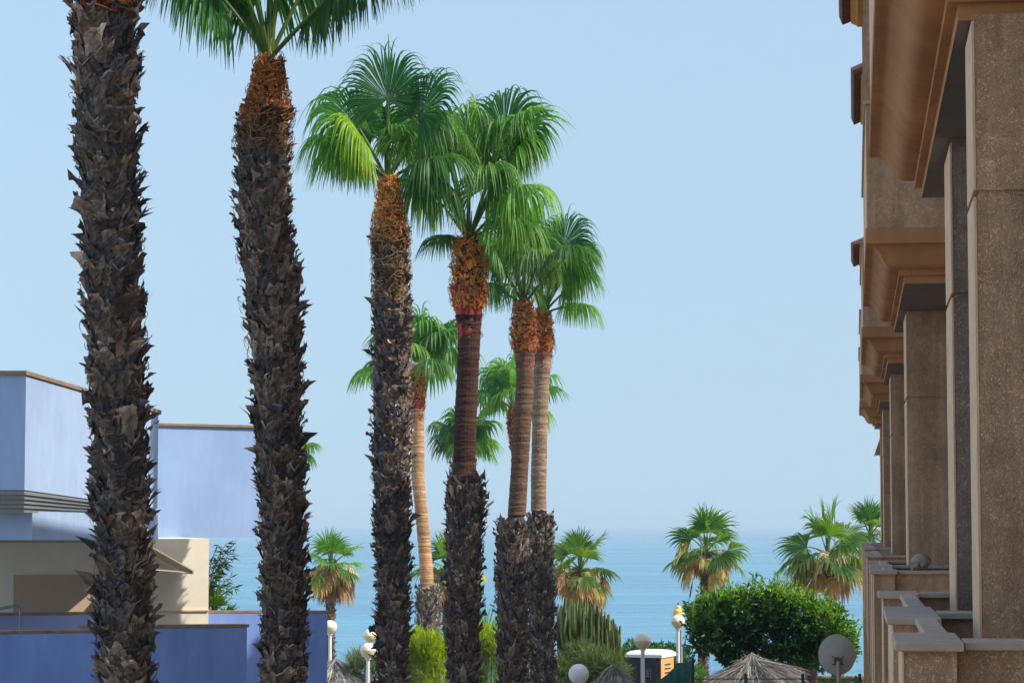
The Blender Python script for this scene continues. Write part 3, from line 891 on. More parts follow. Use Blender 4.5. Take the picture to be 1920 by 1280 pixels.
# short palms near the sea
def short_palm(D, top_px, base_x, tw, Rm, label, n_green, n_dead, seed_a, skirt=True, tone=(1.05, 0.86, 0.85), extra=()):
    px, py = top_px
    k = D / F_PX
    pl = Rm * 0.8
    sp = autofronds(n_green, pl, Rm, 84, -12, seed_a, (0.12, 0.7), 28, 8, 0.5, span=100, t0=0.45, wild=0.06)
    for q in sp:
        q['gcol'] = tuple(np.array(q['gcol']) * np.array(tone))
    for i in range(n_dead):
        f = i / max(1, n_dead - 1)
        c = [(0.46, 0.32, 0.11), (0.33, 0.20, 0.09), (0.52, 0.42, 0.24), (0.26, 0.18, 0.12), (0.34, 0.32, 0.09)][rng.integers(0, 5)]
        sp.append(dict(alpha=seed_a + 70 + i * 137.5, elev=32 - 78 * f, plen=pl * rng.uniform(0.5, 1.05), R=Rm * rng.uniform(0.6, 0.95), roll=rng.normal(0, 45), droop=1.1, nseg=22, rows=8, wild=rng.uniform(.15, .5), gcol=c,
                       tip=(0.4, 0.3, 0.18), tipamt=0.6, span=110, fold=0.5, pcol=(0.34, 0.24, 0.10), dead=True, sag=0.5, pr=0.012))
    if skirt:
        for i in range(7):
            c = [(0.20, 0.11, 0.065), (0.26, 0.15, 0.08), (0.16, 0.10, 0.07)][rng.integers(0, 3)]
            sp.append(dict(alpha=i * 51 + 10, elev=-62, plen=pl * 0.75, R=Rm * 1.05, roll=rng.normal(0, 20), droop=1.3, nseg=24, rows=6, gcol=c,
                           tip=(0.3, 0.19, 0.1), tipamt=0.4, span=60, fold=0.2, pcol=(0.25, 0.16, 0.08), dead=True, sag=0.1, pr=0.012, t0=0.05))
    sp += list(extra)
    h = (CAM_Z - (py - 983) * k)
    return palm(D, [(py, px, tw * 0.7), (py + 30, px, tw), (1280, base_x, tw * 1.05)],
                [('boots', None, py + 4, dict(l=0.22, w=0.12, dz=0.09, per=9, nf=60, tilt=(0.06, 0.12), cols=[(0.12, 0.09, 0.07), (0.16, 0.12, 0.09), (0.2, 0.15, 0.1)]))],
                label, GS, sp, top_px, spear=0.5, name='fan_palm')


short_palm(78, (620, 1062), 618, 8, 0.78, 'short palm with bright green fans and long brown skirt above blue wall corner', 13, 16, 15, tone=(1.6, 1.35, 0.8))
short_palm(76, (838, 1072), 840, 8, 0.82, 'short palm almost hidden behind the red brown palm, yellowing fan at right', 11, 8, 60,
           extra=[dict(alpha=5, elev=12, plen=0.9, R=0.62, roll=0, droop=.9, nseg=30, rows=7, gcol=(.34, .30, .04), tip=(.42, .28, .1), tipamt=.7)])
short_palm(72, (1088, 1070), 1092, 8, 0.82, 'short palm with tan hanging fronds above the cactus clump', 12, 13, 100, tone=(0.95, 0.72, 0.85))
short_palm(76, (1324, 1036), 1318, 9, 0.92, 'palm with golden dead fronds, standing alone left above the dense round tree', 14, 13, 140, skirt=False,
           extra=[dict(alpha=180, elev=-60, plen=0.75, R=0.72, roll=0, droop=1.2, nseg=24, rows=6, gcol=(.13, .08, .06), tip=(.25, .15, .1), tipamt=.4, span=45, dead=True, t0=.05, pcol=(.2, .13, .08), pr=.012),
                  dict(alpha=340, elev=-60, plen=0.75, R=0.66, roll=0, droop=1.2, nseg=24, rows=6, gcol=(.20, .11, .06), tip=(.25, .15, .1), tipamt=.4, span=40, dead=True, t0=.05, pcol=(.2, .13, .08), pr=.012)])
short_palm(72, (1552, 1040), 1572, 10, 1.05, 'palm with broad drooping fans behind right end of dense tree', 14, 12, 200, skirt=False)
short_palm(82, (1632, 1005), 1636, 8, 0.8, 'small palm top poking out above the far balcony railing', 13, 3, 240, skirt=False)


# ------------------------------------------------------------------ foliage
def leaf_cloud(mb, pts, dirs, length, width, cols, var=0.3):
    """many small folded leaves: pts (n,3), dirs (n,3) = pointing direction"""
    n = len(pts)
    d = nrm(dirs)
    ref = rng.normal(0, 1, (n, 3))
    s = nrm(np.cross(d, ref))
    u = np.cross(s, d)
    L = (length * rng.uniform(0.7, 1.3, n))[:, None]
    W = (width * rng.uniform(0.7, 1.3, n))[:, None]
    v0 = pts
    v1 = pts + d * L * 0.45 + s * W * 0.5 + u * W * 0.18
    v2 = pts + d * L - u * L * 0.12
    v3 = pts + d * L * 0.45 - s * W * 0.5 + u * W * 0.18
    V = np.stack([v0, v1, v2, v3], 1)
    b = np.arange(n)[:, None] * 4
    F = np.concatenate([b + np.array([0, 1, 2]), b + np.array([0, 2, 3])])
    c = np.asarray(cols)
    C = c[rng.integers(0, len(c), n)] * rng.uniform(1 - var, 1 + var, (n, 1))
    mb.add(V.reshape(-1, 3), F, np.repeat(C, 4, 0))


def strands(mb, base, dirs, length, width, cols, segs=4, bend=0.4, grav=0.0, var=0.3, leafy=True):
    """thin curved twig ribbons"""
    n = len(base)
    d = nrm(dirs)
    ben = rng.normal(0, bend, (n, 3))
    L = length * rng.uniform(0.6, 1.3, n)
    pos = [base]
    for q in range(segs):
        t = (q + 1) / segs
        dd = nrm(d + ben * t + np.array([0, 0, -grav]) * t)
        pos.append(pos[-1] + dd * (L / segs)[:, None])
    pos = np.stack(pos, 1)
    s = nrm(np.cross(d, rng.normal(0, 1, (n, 3))))
    wd = width * np.linspace(1, 0.35, segs + 1)
    A = pos - s[:, None, :] * wd[None, :, None] * 0.5
    B = pos + s[:, None, :] * wd[None, :, None] * 0.5
    V = np.stack([A, B], 2)
    m = segs + 1
    f = np.array([[i * 2, i * 2 + 1, i * 2 + 3, i * 2 + 2] for i in range(segs)])
    F = (np.arange(n) * m * 2)[:, None, None] + f[None]
    c = np.asarray(cols)
    C = c[rng.integers(0, len(c), n)] * rng.uniform(1 - var, 1 + var, (n, 1))
    mb.add(V.reshape(-1, 3), F.reshape(-1, 4), np.repeat(C, m * 2, 0))


# ---- dense trimmed tree
def dense_tree():
    D = 58
    k = D / F_PX
    org = P(1524, 1280, D); org[2] = 0
    root = thing('dense_tree', 'dense dark green round tree with bright leafy top beside the brown building', 'tree', tuple(org))
    tr = MB()
    b1 = np.array([P(1527, 1275, D)[0], D, -0.05])
    b2 = np.array([P(1420, 1275, D)[0], D + 0.4, -0.05])
    zc = P(1440, 1180, D)[2]
    tube(tr, [b1, b1 + np.array([-.02, 0, 1.2]), b1 + np.array([-.08, 0, 2.3]), b1 + np.array([-.3, 0, 3.2])], [0.20, 0.17, 0.15, 0.10], 10)
    for a, l in ((-1.2, 1.2), (0.5, 0.9), (-.6, 1.0)):
        tube(tr, [b1 + np.array([-.06, 0, 2.2]), b1 + np.array([a * .5, .2, 2.8]), b1 + np.array([a, .1, 3.2 + .2 * l])], [0.10, 0.07, 0.04], 8)
    tr.build('trunk', M_BARKT, root, org, smooth=True)
    t2 = MB()
    tube(t2, [b2, b2 + np.array([.03, 0, 1.4]), b2 + np.array([-.05, 0, 2.6]), b2 + np.array([-.3, 0, 3.3])], [0.16, 0.14, 0.12, 0.06], 10)
    tube(t2, [b2 + np.array([.0, 0, 2.0]), b2 + np.array([-.7, .1, 2.7]), b2 + np.array([-1.1, 0, 3.2])], [0.1, 0.07, 0.04], 8)
    t2.build('trunk', M_BARKT, root, org, smooth=True)
    # crown: overlapping lobes measured from the outline
    lobes = [(1333, 1158, 32, 36), (1330, 1192, 28, 34), (1382, 1145, 44, 36), (1378, 1190, 52, 42), (1440, 1146, 40, 36), (1440, 1195, 62, 46), (1496, 1154, 40, 34), (1503, 1198, 50, 44),
             (1542, 1180, 36, 32), (1552, 1212, 32, 28), (1470, 1232, 56, 24), (1376, 1232, 26, 16), (1572, 1218, 22, 18), (1535, 1236, 28, 16)]
    mb = MB()
    for (cx, cy, rx, ry) in lobes:
        c = P(cx, cy, D)
        c[1] += rng.normal(0, 0.15)
        n = int(0.72 * rx * ry) + 300
        q = nrm(rng.normal(0, 1, (n, 3)))
        rr = rng.uniform(0.55, 1.0, (n, 1)) ** 0.5
        bumps = 1 + 0.20 * np.sin(q[:, :1] * 6 + cx) * np.cos(q[:, 2:] * 5 + cy) + 0.1 * np.sin(q[:, 1:2] * 9 + cx) + rng.normal(0, 0.07, (n, 1))
        p = c + q * rr * bumps * np.array([rx * k, 1.05, ry * k])
        d = q * np.array([1, 1, 0.7]) + np.array([0, 0, 0.35]) + rng.normal(0, 0.55, (n, 3))
        tn = rng.uniform(0.7, 1.25)
        leaf_cloud(mb, p, d, 0.135, 0.062, np.array([(0.026, 0.075, 0.013), (0.036, 0.095, 0.016), (0.018, 0.052, 0.013), (0.052, 0.125, 0.02)]) * tn)
    # shoots breaking the outline on top and at the sides
    for i in range(430):
        px = rng.uniform(1295, 1602) if i < 330 else rng.uniform(1530, 1606)
        top = np.interp(px, [1290, 1310, 1340, 1380, 1440, 1500, 1530, 1570, 1600], [1158, 1130, 1116, 1108, 1104, 1116, 1134, 1160, 1196])
        py = top + rng.uniform(-4, 40)
        b = P(px, py + 8, D + rng.uniform(-0.9, 0.9))
        ln = rng.uniform(0.18, 0.52)
        dirn = nrm(np.array([rng.normal(0, 0.3), rng.normal(0, 0.3), 1]))
        n = 11
        t = np.linspace(0, 1, n)[:, None]
        p = b + dirn * ln * t
        dl = dirn * 0.7 + rng.normal(0, 0.6, (n, 3))
        leaf_cloud(mb, p, dl, 0.12, 0.052, [(0.17, 0.34, 0.022), (0.23, 0.40, 0.03), (0.11, 0.25, 0.02)])  # yellow-green new growth, lightened further to carry the sunlit top and right edge
        tube(mb, [b, b + dirn * ln], [0.008, 0.004], 3, (0.07, 0.08, 0.03), caps=False)
    for i in range(60):
        s = rng.choice([-1, 1])
        py = rng.uniform(1130, 1235)
        px = 1302 + rng.uniform(-6, 8) if s < 0 else np.interp(py, [1130, 1170, 1235], [1556, 1580, 1596]) + rng.uniform(-6, 4)
        b = P(px, py, D + rng.uniform(-.6, .6))
        dirn = nrm(np.array([s * 1.0, rng.normal(0, .4), rng.normal(0.3, .3)]))
        n = 9
        p = b + dirn * 0.22 * np.linspace(0, 1, n)[:, None]
        leaf_cloud(mb, p, dirn * .6 + rng.normal(0, .6, (n, 3)), 0.12, 0.052, [(0.07, 0.17, 0.02), (0.05, 0.12, 0.018)])
    mb.build('crown', M_LEAF, root, org)


dense_tree()


def feathery_bush(cx0, cx1, top, D, label, cols, name='feathery_bush', n=5200, ln=0.22, w=0.012, grav=0.0, group=None, spread=(0.5, 1.0), lumps=9, depth=0.8, cat='bush', twig=(0.16, 0.13, 0.07)):
    k = D / F_PX
    c = P((cx0 + cx1) / 2, 1280, D)
    org = (c[0], D, 0.0)
    root = thing(name, label, cat, org, group)
    ztop = P(960, top, D)[2]
    hw = (cx1 - cx0) * 0.5 * k
    mb = MB()
    tw = MB()
    for i in range(14):
        a = rng.uniform(0, 2 * math.pi)
        e = np.array([c[0] + math.cos(a) * hw * 0.6, D + math.sin(a) * depth * 0.5, ztop * rng.uniform(0.6, 0.85)])
        b = np.array([c[0] + math.cos(a) * 0.1, D + math.sin(a) * 0.1, -0.05])
        tube(tw, [b, b * 0.5 + e * 0.5 + np.array([math.cos(a) * .1, 0, .1]), e], [0.03, 0.02, 0.008], 5)
    tw.build('stems', M_BARKT, root, org)
    m = n // lumps
    for i in range(lumps):
        lx = c[0] + rng.uniform(-0.72, 0.72) * hw
        lr = hw * rng.uniform(0.35, 0.5)
        prof = math.sqrt(max(0.05, 1 - ((lx - c[0]) / (hw * 1.05)) ** 2))
        lz1 = ztop * (0.62 + 0.36 * prof) * rng.uniform(0.92, 1.0)
        lc = np.array([lx, D + rng.uniform(-.5, .5) * depth, lz1 - lr * 1.0])
        q = nrm(rng.normal(0, 1, (m, 3)))
        p = lc + q * lr * rng.uniform(0.3, 0.85, (m, 1)) * np.array([1, 1, 1.1])
        p[:, 2] -= rng.uniform(0, 1, m) ** 2 * 0.9 * lz1 * (rng.random(m) < 0.45)
        d = q * spread[0] + np.array([0, 0, spread[1]]) + rng.normal(0, 0.35, (m, 3))
        strands(mb, p, d, ln, w, cols, 4, 0.5, grav)
    mb.build('foliage', M_LEAF, root, org)
    return root


YG = [(0.38, 0.46, 0.018), (0.46, 0.52, 0.02), (0.30, 0.40, 0.02), (0.20, 0.29, 0.02)]
feathery_bush(728, 852, 1172, 60, 'bright yellow green feathery bush between third and fourth dark trunks', YG, n=13000, w=0.018, ln=0.24, lumps=18)
feathery_bush(858, 972, 1166, 61, 'bright yellow green feathery bush right of the fourth dark trunk', YG, n=12000, w=0.018, ln=0.24, lumps=18)
GG = [(0.13, 0.17, 0.075), (0.17, 0.21, 0.10), (0.10, 0.135, 0.06), (0.20, 0.23, 0.13)]
feathery_bush(652, 716, 1206, 58, 'sparse grey green bush under the pair of globe lamps', GG, n=1700, ln=0.26, w=0.014, spread=(1.0, 0.6), lumps=7)
feathery_bush(738, 790, 1190, 63, 'grey green bush at the left edge of yellow green bush', GG, n=2600, ln=0.24, w=0.014, spread=(0.9, 0.7), lumps=7)
feathery_bush(978, 1010, 1176, 60, 'pale grey green bush seen in the gap between the twin palm bases', [(0.16, 0.22, 0.09), (0.22, 0.27, 0.13)], n=3400, ln=0.2, w=0.014, lumps=6)
feathery_bush(1030, 1172, 1196, 56, 'wide grey green bush behind the plain white globe lamp', [(0.115, 0.155, 0.05), (0.15, 0.19, 0.065), (0.085, 0.12, 0.04), (0.19, 0.22, 0.10)], n=9000, ln=0.26, w=0.015, spread=(1.0, 0.45), lumps=14, grav=0.3)


def blade_plant(cx, base_py, D, n, ln, label, col, name='strappy_plant'):
    b = P(cx, base_py, D)
    org = (b[0], D, 0)
    root = thing(name, label, 'plant', org)
    mb = MB()
    tube(mb, [(b[0], D, -.05), (b[0], D, b[2])], [0.06, 0.05], 6, (.15, .12, .08))
    a = rng.uniform(0, 2 * math.pi, n)
    e = rng.uniform(0.5, 1.5, n)
    d = np.stack([np.cos(a) * np.cos(e), np.sin(a) * np.cos(e), np.sin(e)], -1)
    strands(mb, np.tile(b, (n, 1)), d, ln, 0.035, col, 5, 0.1, 0.35)
    mb.build('leaves', M_LEAF, root, org)


blade_plant(912, 1195, 62, 70, 0.75, 'spiky green plant sticking up above the yellow green bush', [(0.09, 0.24, 0.03), (0.13, 0.30, 0.04)])


# candelabra cactus
def candelabra():
    D = 58
    k = D / F_PX
    c = P(1102, 1250, D)
    org = (c[0], D, 0)
    root = thing('candelabra_cactus', 'many armed candelabra cactus with upright olive green stems', 'cactus', org)
    mb = MB()
    tube(mb, [(c[0], D, -.05), (c[0] - .03, D, c[2] * .6), (c[0], D, c[2])], [0.16, 0.14, 0.12], 8, (0.14, 0.12, 0.07))
    mb.build('trunk', M_SUCC, root, org)
    st = MB()
    for i in range(170):
        f = rng.uniform(-1, 1)
        px = 1104 + f * 58
        top = np.interp(px, [1044, 1056, 1080, 1100, 1120, 1140, 1152, 1162], [1130, 1112, 1118, 1122, 1132, 1148, 1160, 1176]) + rng.uniform(0, 45)
        dy = rng.normal(0, 0.40)
        tp = P(px, top, D + dy)
        bt = P(1104 + f * 40, min(1275, top + rng.uniform(60, 110)), D + dy * 0.4)
        mid = np.array([tp[0] * 1.15 - bt[0] * 0.15 + f * 0.05, tp[1], bt[2] * 0.8 + tp[2] * 0.2])
        t = np.linspace(0, 1, 7)[:, None]
        pts = (1 - t) ** 2 * bt + 2 * t * (1 - t) * mid + t ** 2 * tp
        pts += rng.normal(0, 0.006, pts.shape)
        r = rng.uniform(0.030, 0.044)
        rad = r * np.array([0.7, 0.9, 1, 1.02, 0.97, 0.9, 0.45])
        cc = np.array([(0.115, 0.16, 0.045), (0.085, 0.125, 0.038), (0.16, 0.19, 0.06), (0.06, 0.095, 0.03)][rng.integers(0, 4)]) * rng.uniform(0.8, 1.2)
        tube(st, pts, rad, 8, cc, True, star=0.38)
    for px, py in ((1163, 1172), (1158, 1186), (1150, 1196), (1146, 1190)):
        tp = P(px, py, D)
        bt = P(px - 26, py + 52, D)
        mid = P(px - 2, py + 44, D)
        t = np.linspace(0, 1, 8)[:, None]
        pts = (1 - t) ** 2 * bt + 2 * t * (1 - t) * mid + t ** 2 * tp
        tube(st, pts, 0.042 * np.array([.6, .9, 1, 1, 1, .95, .8, .4]), 8, (0.10, 0.15, 0.045), True, star=0.38)
    st.build('stems', M_SUCC, root, org)


candelabra()


def leafy_shrub(lobes, D, label, cols, name='leafy_shrub', size=(0.12, 0.05), dens=0.5, depth=0.6, droop=0.0, cat='shrub'):
    k = D / F_PX
    c = P(lobes[0][0], 1280, D)
    org = (c[0], D, 0)
    root = thing(name, label, cat, org)
    mb, tr = MB(), MB()
    for (cx, cy, rx, ry) in lobes:
        lc = P(cx, cy, D)
        tube(tr, [(lc[0] * .7 + c[0] * .3, D, -.05), (lc[0], D, lc[2])], [0.03, 0.015], 5)
        n = int(dens * rx * ry) + 60
        q = nrm(rng.normal(0, 1, (n, 3)))
        p = lc + q * rng.uniform(0.4, 1.05, (n, 1)) * np.array([rx * k, depth, ry * k])
        d = q + np.array([0, 0, 0.5 - droop]) + rng.normal(0, 0.5, (n, 3))
        leaf_cloud(mb, p, d, size[0], size[1], cols)
    tr.build('stems', M_BARKT, root, org)
    mb.build('foliage', M_LEAF, root, org)


leafy_shrub([(1190, 1228, 30, 26), (1225, 1222, 34, 18), (1262, 1232, 30, 24), (1172, 1255, 18, 30), (1280, 1250, 16, 22), (1240, 1262, 46, 24)], 68,
            'dark green hedge bush behind the grey toilet cabin', [(0.03, 0.085, 0.014), (0.05, 0.12, 0.02), (0.09, 0.19, 0.025)], dens=0.9)
leafy_shrub([(1306, 1262, 10, 16)], 62, 'small bright green shrub behind dark fence post', [(0.07, 0.17, 0.02), (0.1, 0.22, 0.03)], dens=1.2, depth=.3)


# bamboo and low fan palm behind the tan house
def bamboo():
    D = 47
    org = P(392, 1280, D); org[2] = 0
    root = thing('bamboo_clump', 'feathery bamboo sprays leaning out behind the tan house wall', 'bamboo', tuple(org))
    st, lf = MB(), MB()
    for i, (x0, y0, x1, y1) in enumerate([(388, 1130, 425, 1018), (386, 1150, 436, 1040), (388, 1160, 432, 1082), (384, 1150, 418, 1062), (386, 1140, 410, 1020), (390, 1165, 440, 1100), (386, 1160, 426, 1094), (385, 1140, 432, 1026)]):
        b = np.array([org[0] - .1 + i * .03, D, -.05])
        m = P(x0, y0, D + rng.uniform(-.3, .3))
        e = P(x1, y1, D + rng.uniform(-.3, .3))
        t = np.linspace(0, 1, 12)[:, None]
        mm = m + np.array([0.02, 0, 0.7])
        pts = np.concatenate([[b], (1 - t) ** 2 * m + 2 * t * (1 - t) * (m * .4 + e * .6 + np.array([-.12, 0, .15])) + t ** 2 * e])
        tube(st, pts, np.linspace(0.016, 0.004, len(pts)), 5, (0.2, 0.24, 0.09))
        n = 34
        tt = rng.uniform(0.25, 1, n)[:, None]
        p = (1 - tt) ** 2 * m + 2 * tt * (1 - tt) * (m * .4 + e * .6 + np.array([-.12, 0, .15])) + tt ** 2 * e
        d = np.stack([rng.normal(0.5, 0.6, n), rng.normal(0, 0.5, n), rng.normal(-0.15, 0.5, n)], -1)
        leaf_cloud(lf, p, d, 0.17, 0.030, [(0.11, 0.20, 0.055), (0.15, 0.25, 0.08), (0.08, 0.15, 0.045)])
    st.build('stems', M_SUCC, root, org)
    lf.build('foliage', M_LEAF, root, org)


bamboo()
bp = P(402, 1150, 47)
fr = thing('low_fan_palm', 'low spiky fan palm showing just over the blue wall below bamboo', 'palm tree', (bp[0], 47, 0))
mb = MB(); tube(mb, [(bp[0], 47, -.05), (bp[0], 47, bp[2])], [0.1, 0.08], 8, (.12, .09, .07)); mb.build('trunk', M_BARK, fr, (bp[0], 47, 0))
crown(fr, (bp[0], 47, 0), bp, autofronds(9, 0.22, 0.38, 80, 10, 0, (0.05, 0.15), 22, 5, 0.2, span=100, t0=.6, pr=.008), spear=False)


# ------------------------------------------------------------------ brown apartment building on the right
PHI = math.atan2(643.0, math.hypot(F_PX, 343))
UF = np.array([math.sin(PHI), math.cos(PHI), 0])
NF = np.array([math.cos(PHI), -math.sin(PHI), 0])


def FP(s, L, h):
    return UF * s + NF * L + np.array([0, 0, CAM_Z + h])


def fbox(mb, s0, s1, L0, L1, h0, h1):
    hexa(mb, [FP(s0, L0, h0), FP(s0, L1, h0), FP(s1, L1, h0), FP(s1, L0, h0), FP(s0, L0, h1), FP(s0, L1, h1), FP(s1, L1, h1), FP(s1, L0, h1)])


bo = FP(20, 1, -CAM_Z)
bld = thing('apartment_building', 'brown stucco apartment block with balconies and ochre curved cornices', 'building', tuple(bo))


def bpart(mb, name, mat, parent=None, **kw):
    return mb.build(name, mat, parent or bld, bo, **kw)


# main body in three heights (unseen tops, set so the near block shades the palm row)
G0 = -CAM_Z
mw = MB()
fbox(mw, -14, 27.4, 2.0, 13, G0 - .1, 14.5)
fbox(mw, 27.404, 36.4, 2.0, 13, G0 - .1, 12.0)
fbox(mw, 36.404, 47.0, 2.0, 13, G0 - .1, 9.0)
fbox(mw, 47.004, 53.2, 2.0, 11, G0 - .1, 5.4)
wallo = bpart(mw, 'wall', M_STUCCO)
# french windows on the recessed facade, every level
for s in (11.2, 21.8, 25.0, 32.2, 34.4, 42.0, 44.0, 50.5):
    for h in (-1.35, 2.0, 5.35):
        if h > 5 and s > 27: continue
        wm = MB(); fbox(wm, s - .75, s + .75, 1.94, 2.0, h, h + 2.15)
        f_ = bpart(wm, 'window', M_EDGE)
        gm = MB()
        for q in (-1, 1):
            fbox(gm, s + (-.70 if q < 0 else .03), s + (-.03 if q < 0 else .70), 1.925, 1.938, h + .06, h + 2.09)
        bpart(gm, 'pane', M_GLASS, f_)

MODS = [(8.0, 13.6, 9.5, 15.5), (20.3, 25.6, 20.3, 26.2), (30.5, 35.4, 30.5, 35.9), (40.2, 44.8, 40.2, 45.2), (49.0, 52.4, 48.8, 52.6)]
RAIL = -0.371
prof = [(0.0, 2.40), (0.0, 2.278), (0.012, 2.274), (0.035, 2.272), (0.053, 2.268), (0.075, 2.252), (0.095, 2.232), (0.115, 2.205), (0.130, 2.175), (0.145, 2.145), (0.162, 2.120), (0.185, 2.103), (0.212, 2.094), (0.245, 2.090), (0.270, 2.090),
        (0.270, 2.042), (0.312, 2.042), (0.312, 1.976)]


def cornice(mb, s0, s1, hoff, Lf=0.11, Lin=2.0, flat=()):
    rings = []
    for d, h in prof:
        rings.append([FP(s0 + d, Lin, h + hoff), FP(s0 + d, Lf + d, h + hoff), FP(s1 - d, Lf + d, h + hoff), FP(s1 - d, Lin, h + hoff)])
    for a in range(len(rings) - 1):
        for q in range(3):
            mb.add([rings[a][q], rings[a][q + 1], rings[a + 1][q + 1], rings[a + 1][q]], [(0, 1, 2, 3)])
    mb.add(rings[0][::-1], [(0, 1, 2, 3)])


def shade_smooth_by_angle(o, ang=25):
    me = o.data
    me.polygons.foreach_set('use_smooth', np.ones(len(me.polygons), bool))
    import bmesh
    bm = bmesh.new(); bm.from_mesh(me)
    bmesh.ops.remove_doubles(bm, verts=bm.verts, dist=0.0005)
    for e in bm.edges:
        if len(e.link_faces) == 2 and e.calc_face_angle(0) > R_(ang):
            e.smooth = False
    bm.to_mesh(me); bm.free()


def balcony(r0, r1, c0, c1, hoff, first=False):
    """parapet with stepped piers, stone coping, cornice and soffit of one projecting bay"""
    ln = r1 - r0
    piers = [(r0, r0 + 0.75), (r0 + 2.1, r0 + min(3.6, 2.1 + ln * .25)), (r1, r1 + 0.62)]
    pb = MB()
    top = RAIL - 0.028 + hoff
    low = RAIL - 1.18 + hoff
    for a, b in piers:
        fbox(pb, a + .03, b - .03, 0.150, 0.315, low, top)
    for (a, b), (c, d) in zip(piers[:-1], piers[1:]):
        fbox(pb, b - .03 + .001, c + .03 - .001, 0.245, 0.305, low, top - .001)
    # side returns
    rets = [(r0 + .10, 2.0), (r0 + 2.75, 2.0), (r1 + .2, 2.0)]
    for s, L in rets:
        fbox(pb, s, s + .22, 0.3155, L, low, top - .001)
    bal = bpart(pb, 'balcony', M_STUCCO)
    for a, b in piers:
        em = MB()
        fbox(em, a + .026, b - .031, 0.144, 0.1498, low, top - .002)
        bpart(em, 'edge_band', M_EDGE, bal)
    cp = MB()
    for a, b in piers:
        fbox(cp, a, b, 0.121, 0.338, top, RAIL + hoff)
    for (a, b), (c, d) in zip(piers[:-1], piers[1:]):
        fbox(cp, b + .001, c - .001, 0.234, 0.316, top + .0005, RAIL - .0008 + hoff)
    for s, L in rets:
        fbox(cp, s - .03, s + .25, 0.343, L, top + .0005, RAIL - .0008 + hoff)
    bpart(cp, 'coping', M_COPING, bal, bevel=0.004)
    # slab under the floor
    sm = MB()
    fbox(sm, r0 + .05, r1 + .55, 0.16, 2.0, low - .3, low - .002)
    bpart(sm, 'floor_slab', M_CORNICE, bal)
    return bal


for i, (r0, r1, c0, c1) in enumerate(MODS):
    balcony(r0, r1, c0, c1, 0.0)
    cm = MB(); cornice(cm, c0, c1, 0.0)
    co = bpart(cm, 'cornice', M_CORNICE); shade_smooth_by_angle(co)
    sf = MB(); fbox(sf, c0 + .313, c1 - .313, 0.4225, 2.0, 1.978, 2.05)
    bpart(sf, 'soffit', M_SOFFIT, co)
    # next storey's parapet standing on the cornice
    up = MB(); fbox(up, c0 + .03, c1 - .03, 0.125, 0.34, 2.402, 3.42)
    fbox(up, c0 + .03, c0 + .25, 0.3405, 2.0, 2.402, 3.42)
    fbox(up, c1 - .25, c1 - .03, 0.3405, 2.0, 2.402, 3.42)
    uo = bpart(up, 'upper_parapet', M_STUCCO)
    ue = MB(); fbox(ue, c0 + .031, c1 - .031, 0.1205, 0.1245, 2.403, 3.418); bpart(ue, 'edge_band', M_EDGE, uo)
    uc = MB(); fbox(uc, c0, c1, 0.10, 0.37, 3.421, 3.45); bpart(uc, 'coping', M_COPING, uo, bevel=.004)
    # ground floor walls under the balcony
    gm = MB(); fbox(gm, r0 + .3, r1 + .3, 0.42, 2.0, G0 - .1, RAIL - 1.50)
    bpart(gm, 'ground_floor_wall', M_STUCCO)
    # lower piers carry on to the ground
    for a, b in ((r0 + .03, r0 + .72), (r1 + .03, r1 + .59)):
        pm = MB()
        fbox(pm, a, b, 0.152, 0.318, G0 - .1, RAIL - 1.185)
        bpart(pm, 'pier', M_STUCCO)

# partition walls between balconies
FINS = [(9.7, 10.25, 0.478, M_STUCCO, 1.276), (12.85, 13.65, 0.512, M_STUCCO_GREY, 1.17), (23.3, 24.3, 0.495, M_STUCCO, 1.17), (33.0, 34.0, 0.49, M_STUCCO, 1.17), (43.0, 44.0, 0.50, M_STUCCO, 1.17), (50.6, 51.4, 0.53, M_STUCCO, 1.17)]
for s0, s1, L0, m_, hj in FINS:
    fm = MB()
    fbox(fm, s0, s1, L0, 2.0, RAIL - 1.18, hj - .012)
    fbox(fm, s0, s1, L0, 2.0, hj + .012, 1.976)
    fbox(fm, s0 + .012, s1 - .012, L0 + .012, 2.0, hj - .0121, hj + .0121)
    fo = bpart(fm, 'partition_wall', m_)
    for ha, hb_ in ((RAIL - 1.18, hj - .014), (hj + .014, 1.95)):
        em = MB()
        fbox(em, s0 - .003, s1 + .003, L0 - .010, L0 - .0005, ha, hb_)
        bpart(em, 'edge_band', M_EDGE, fo)

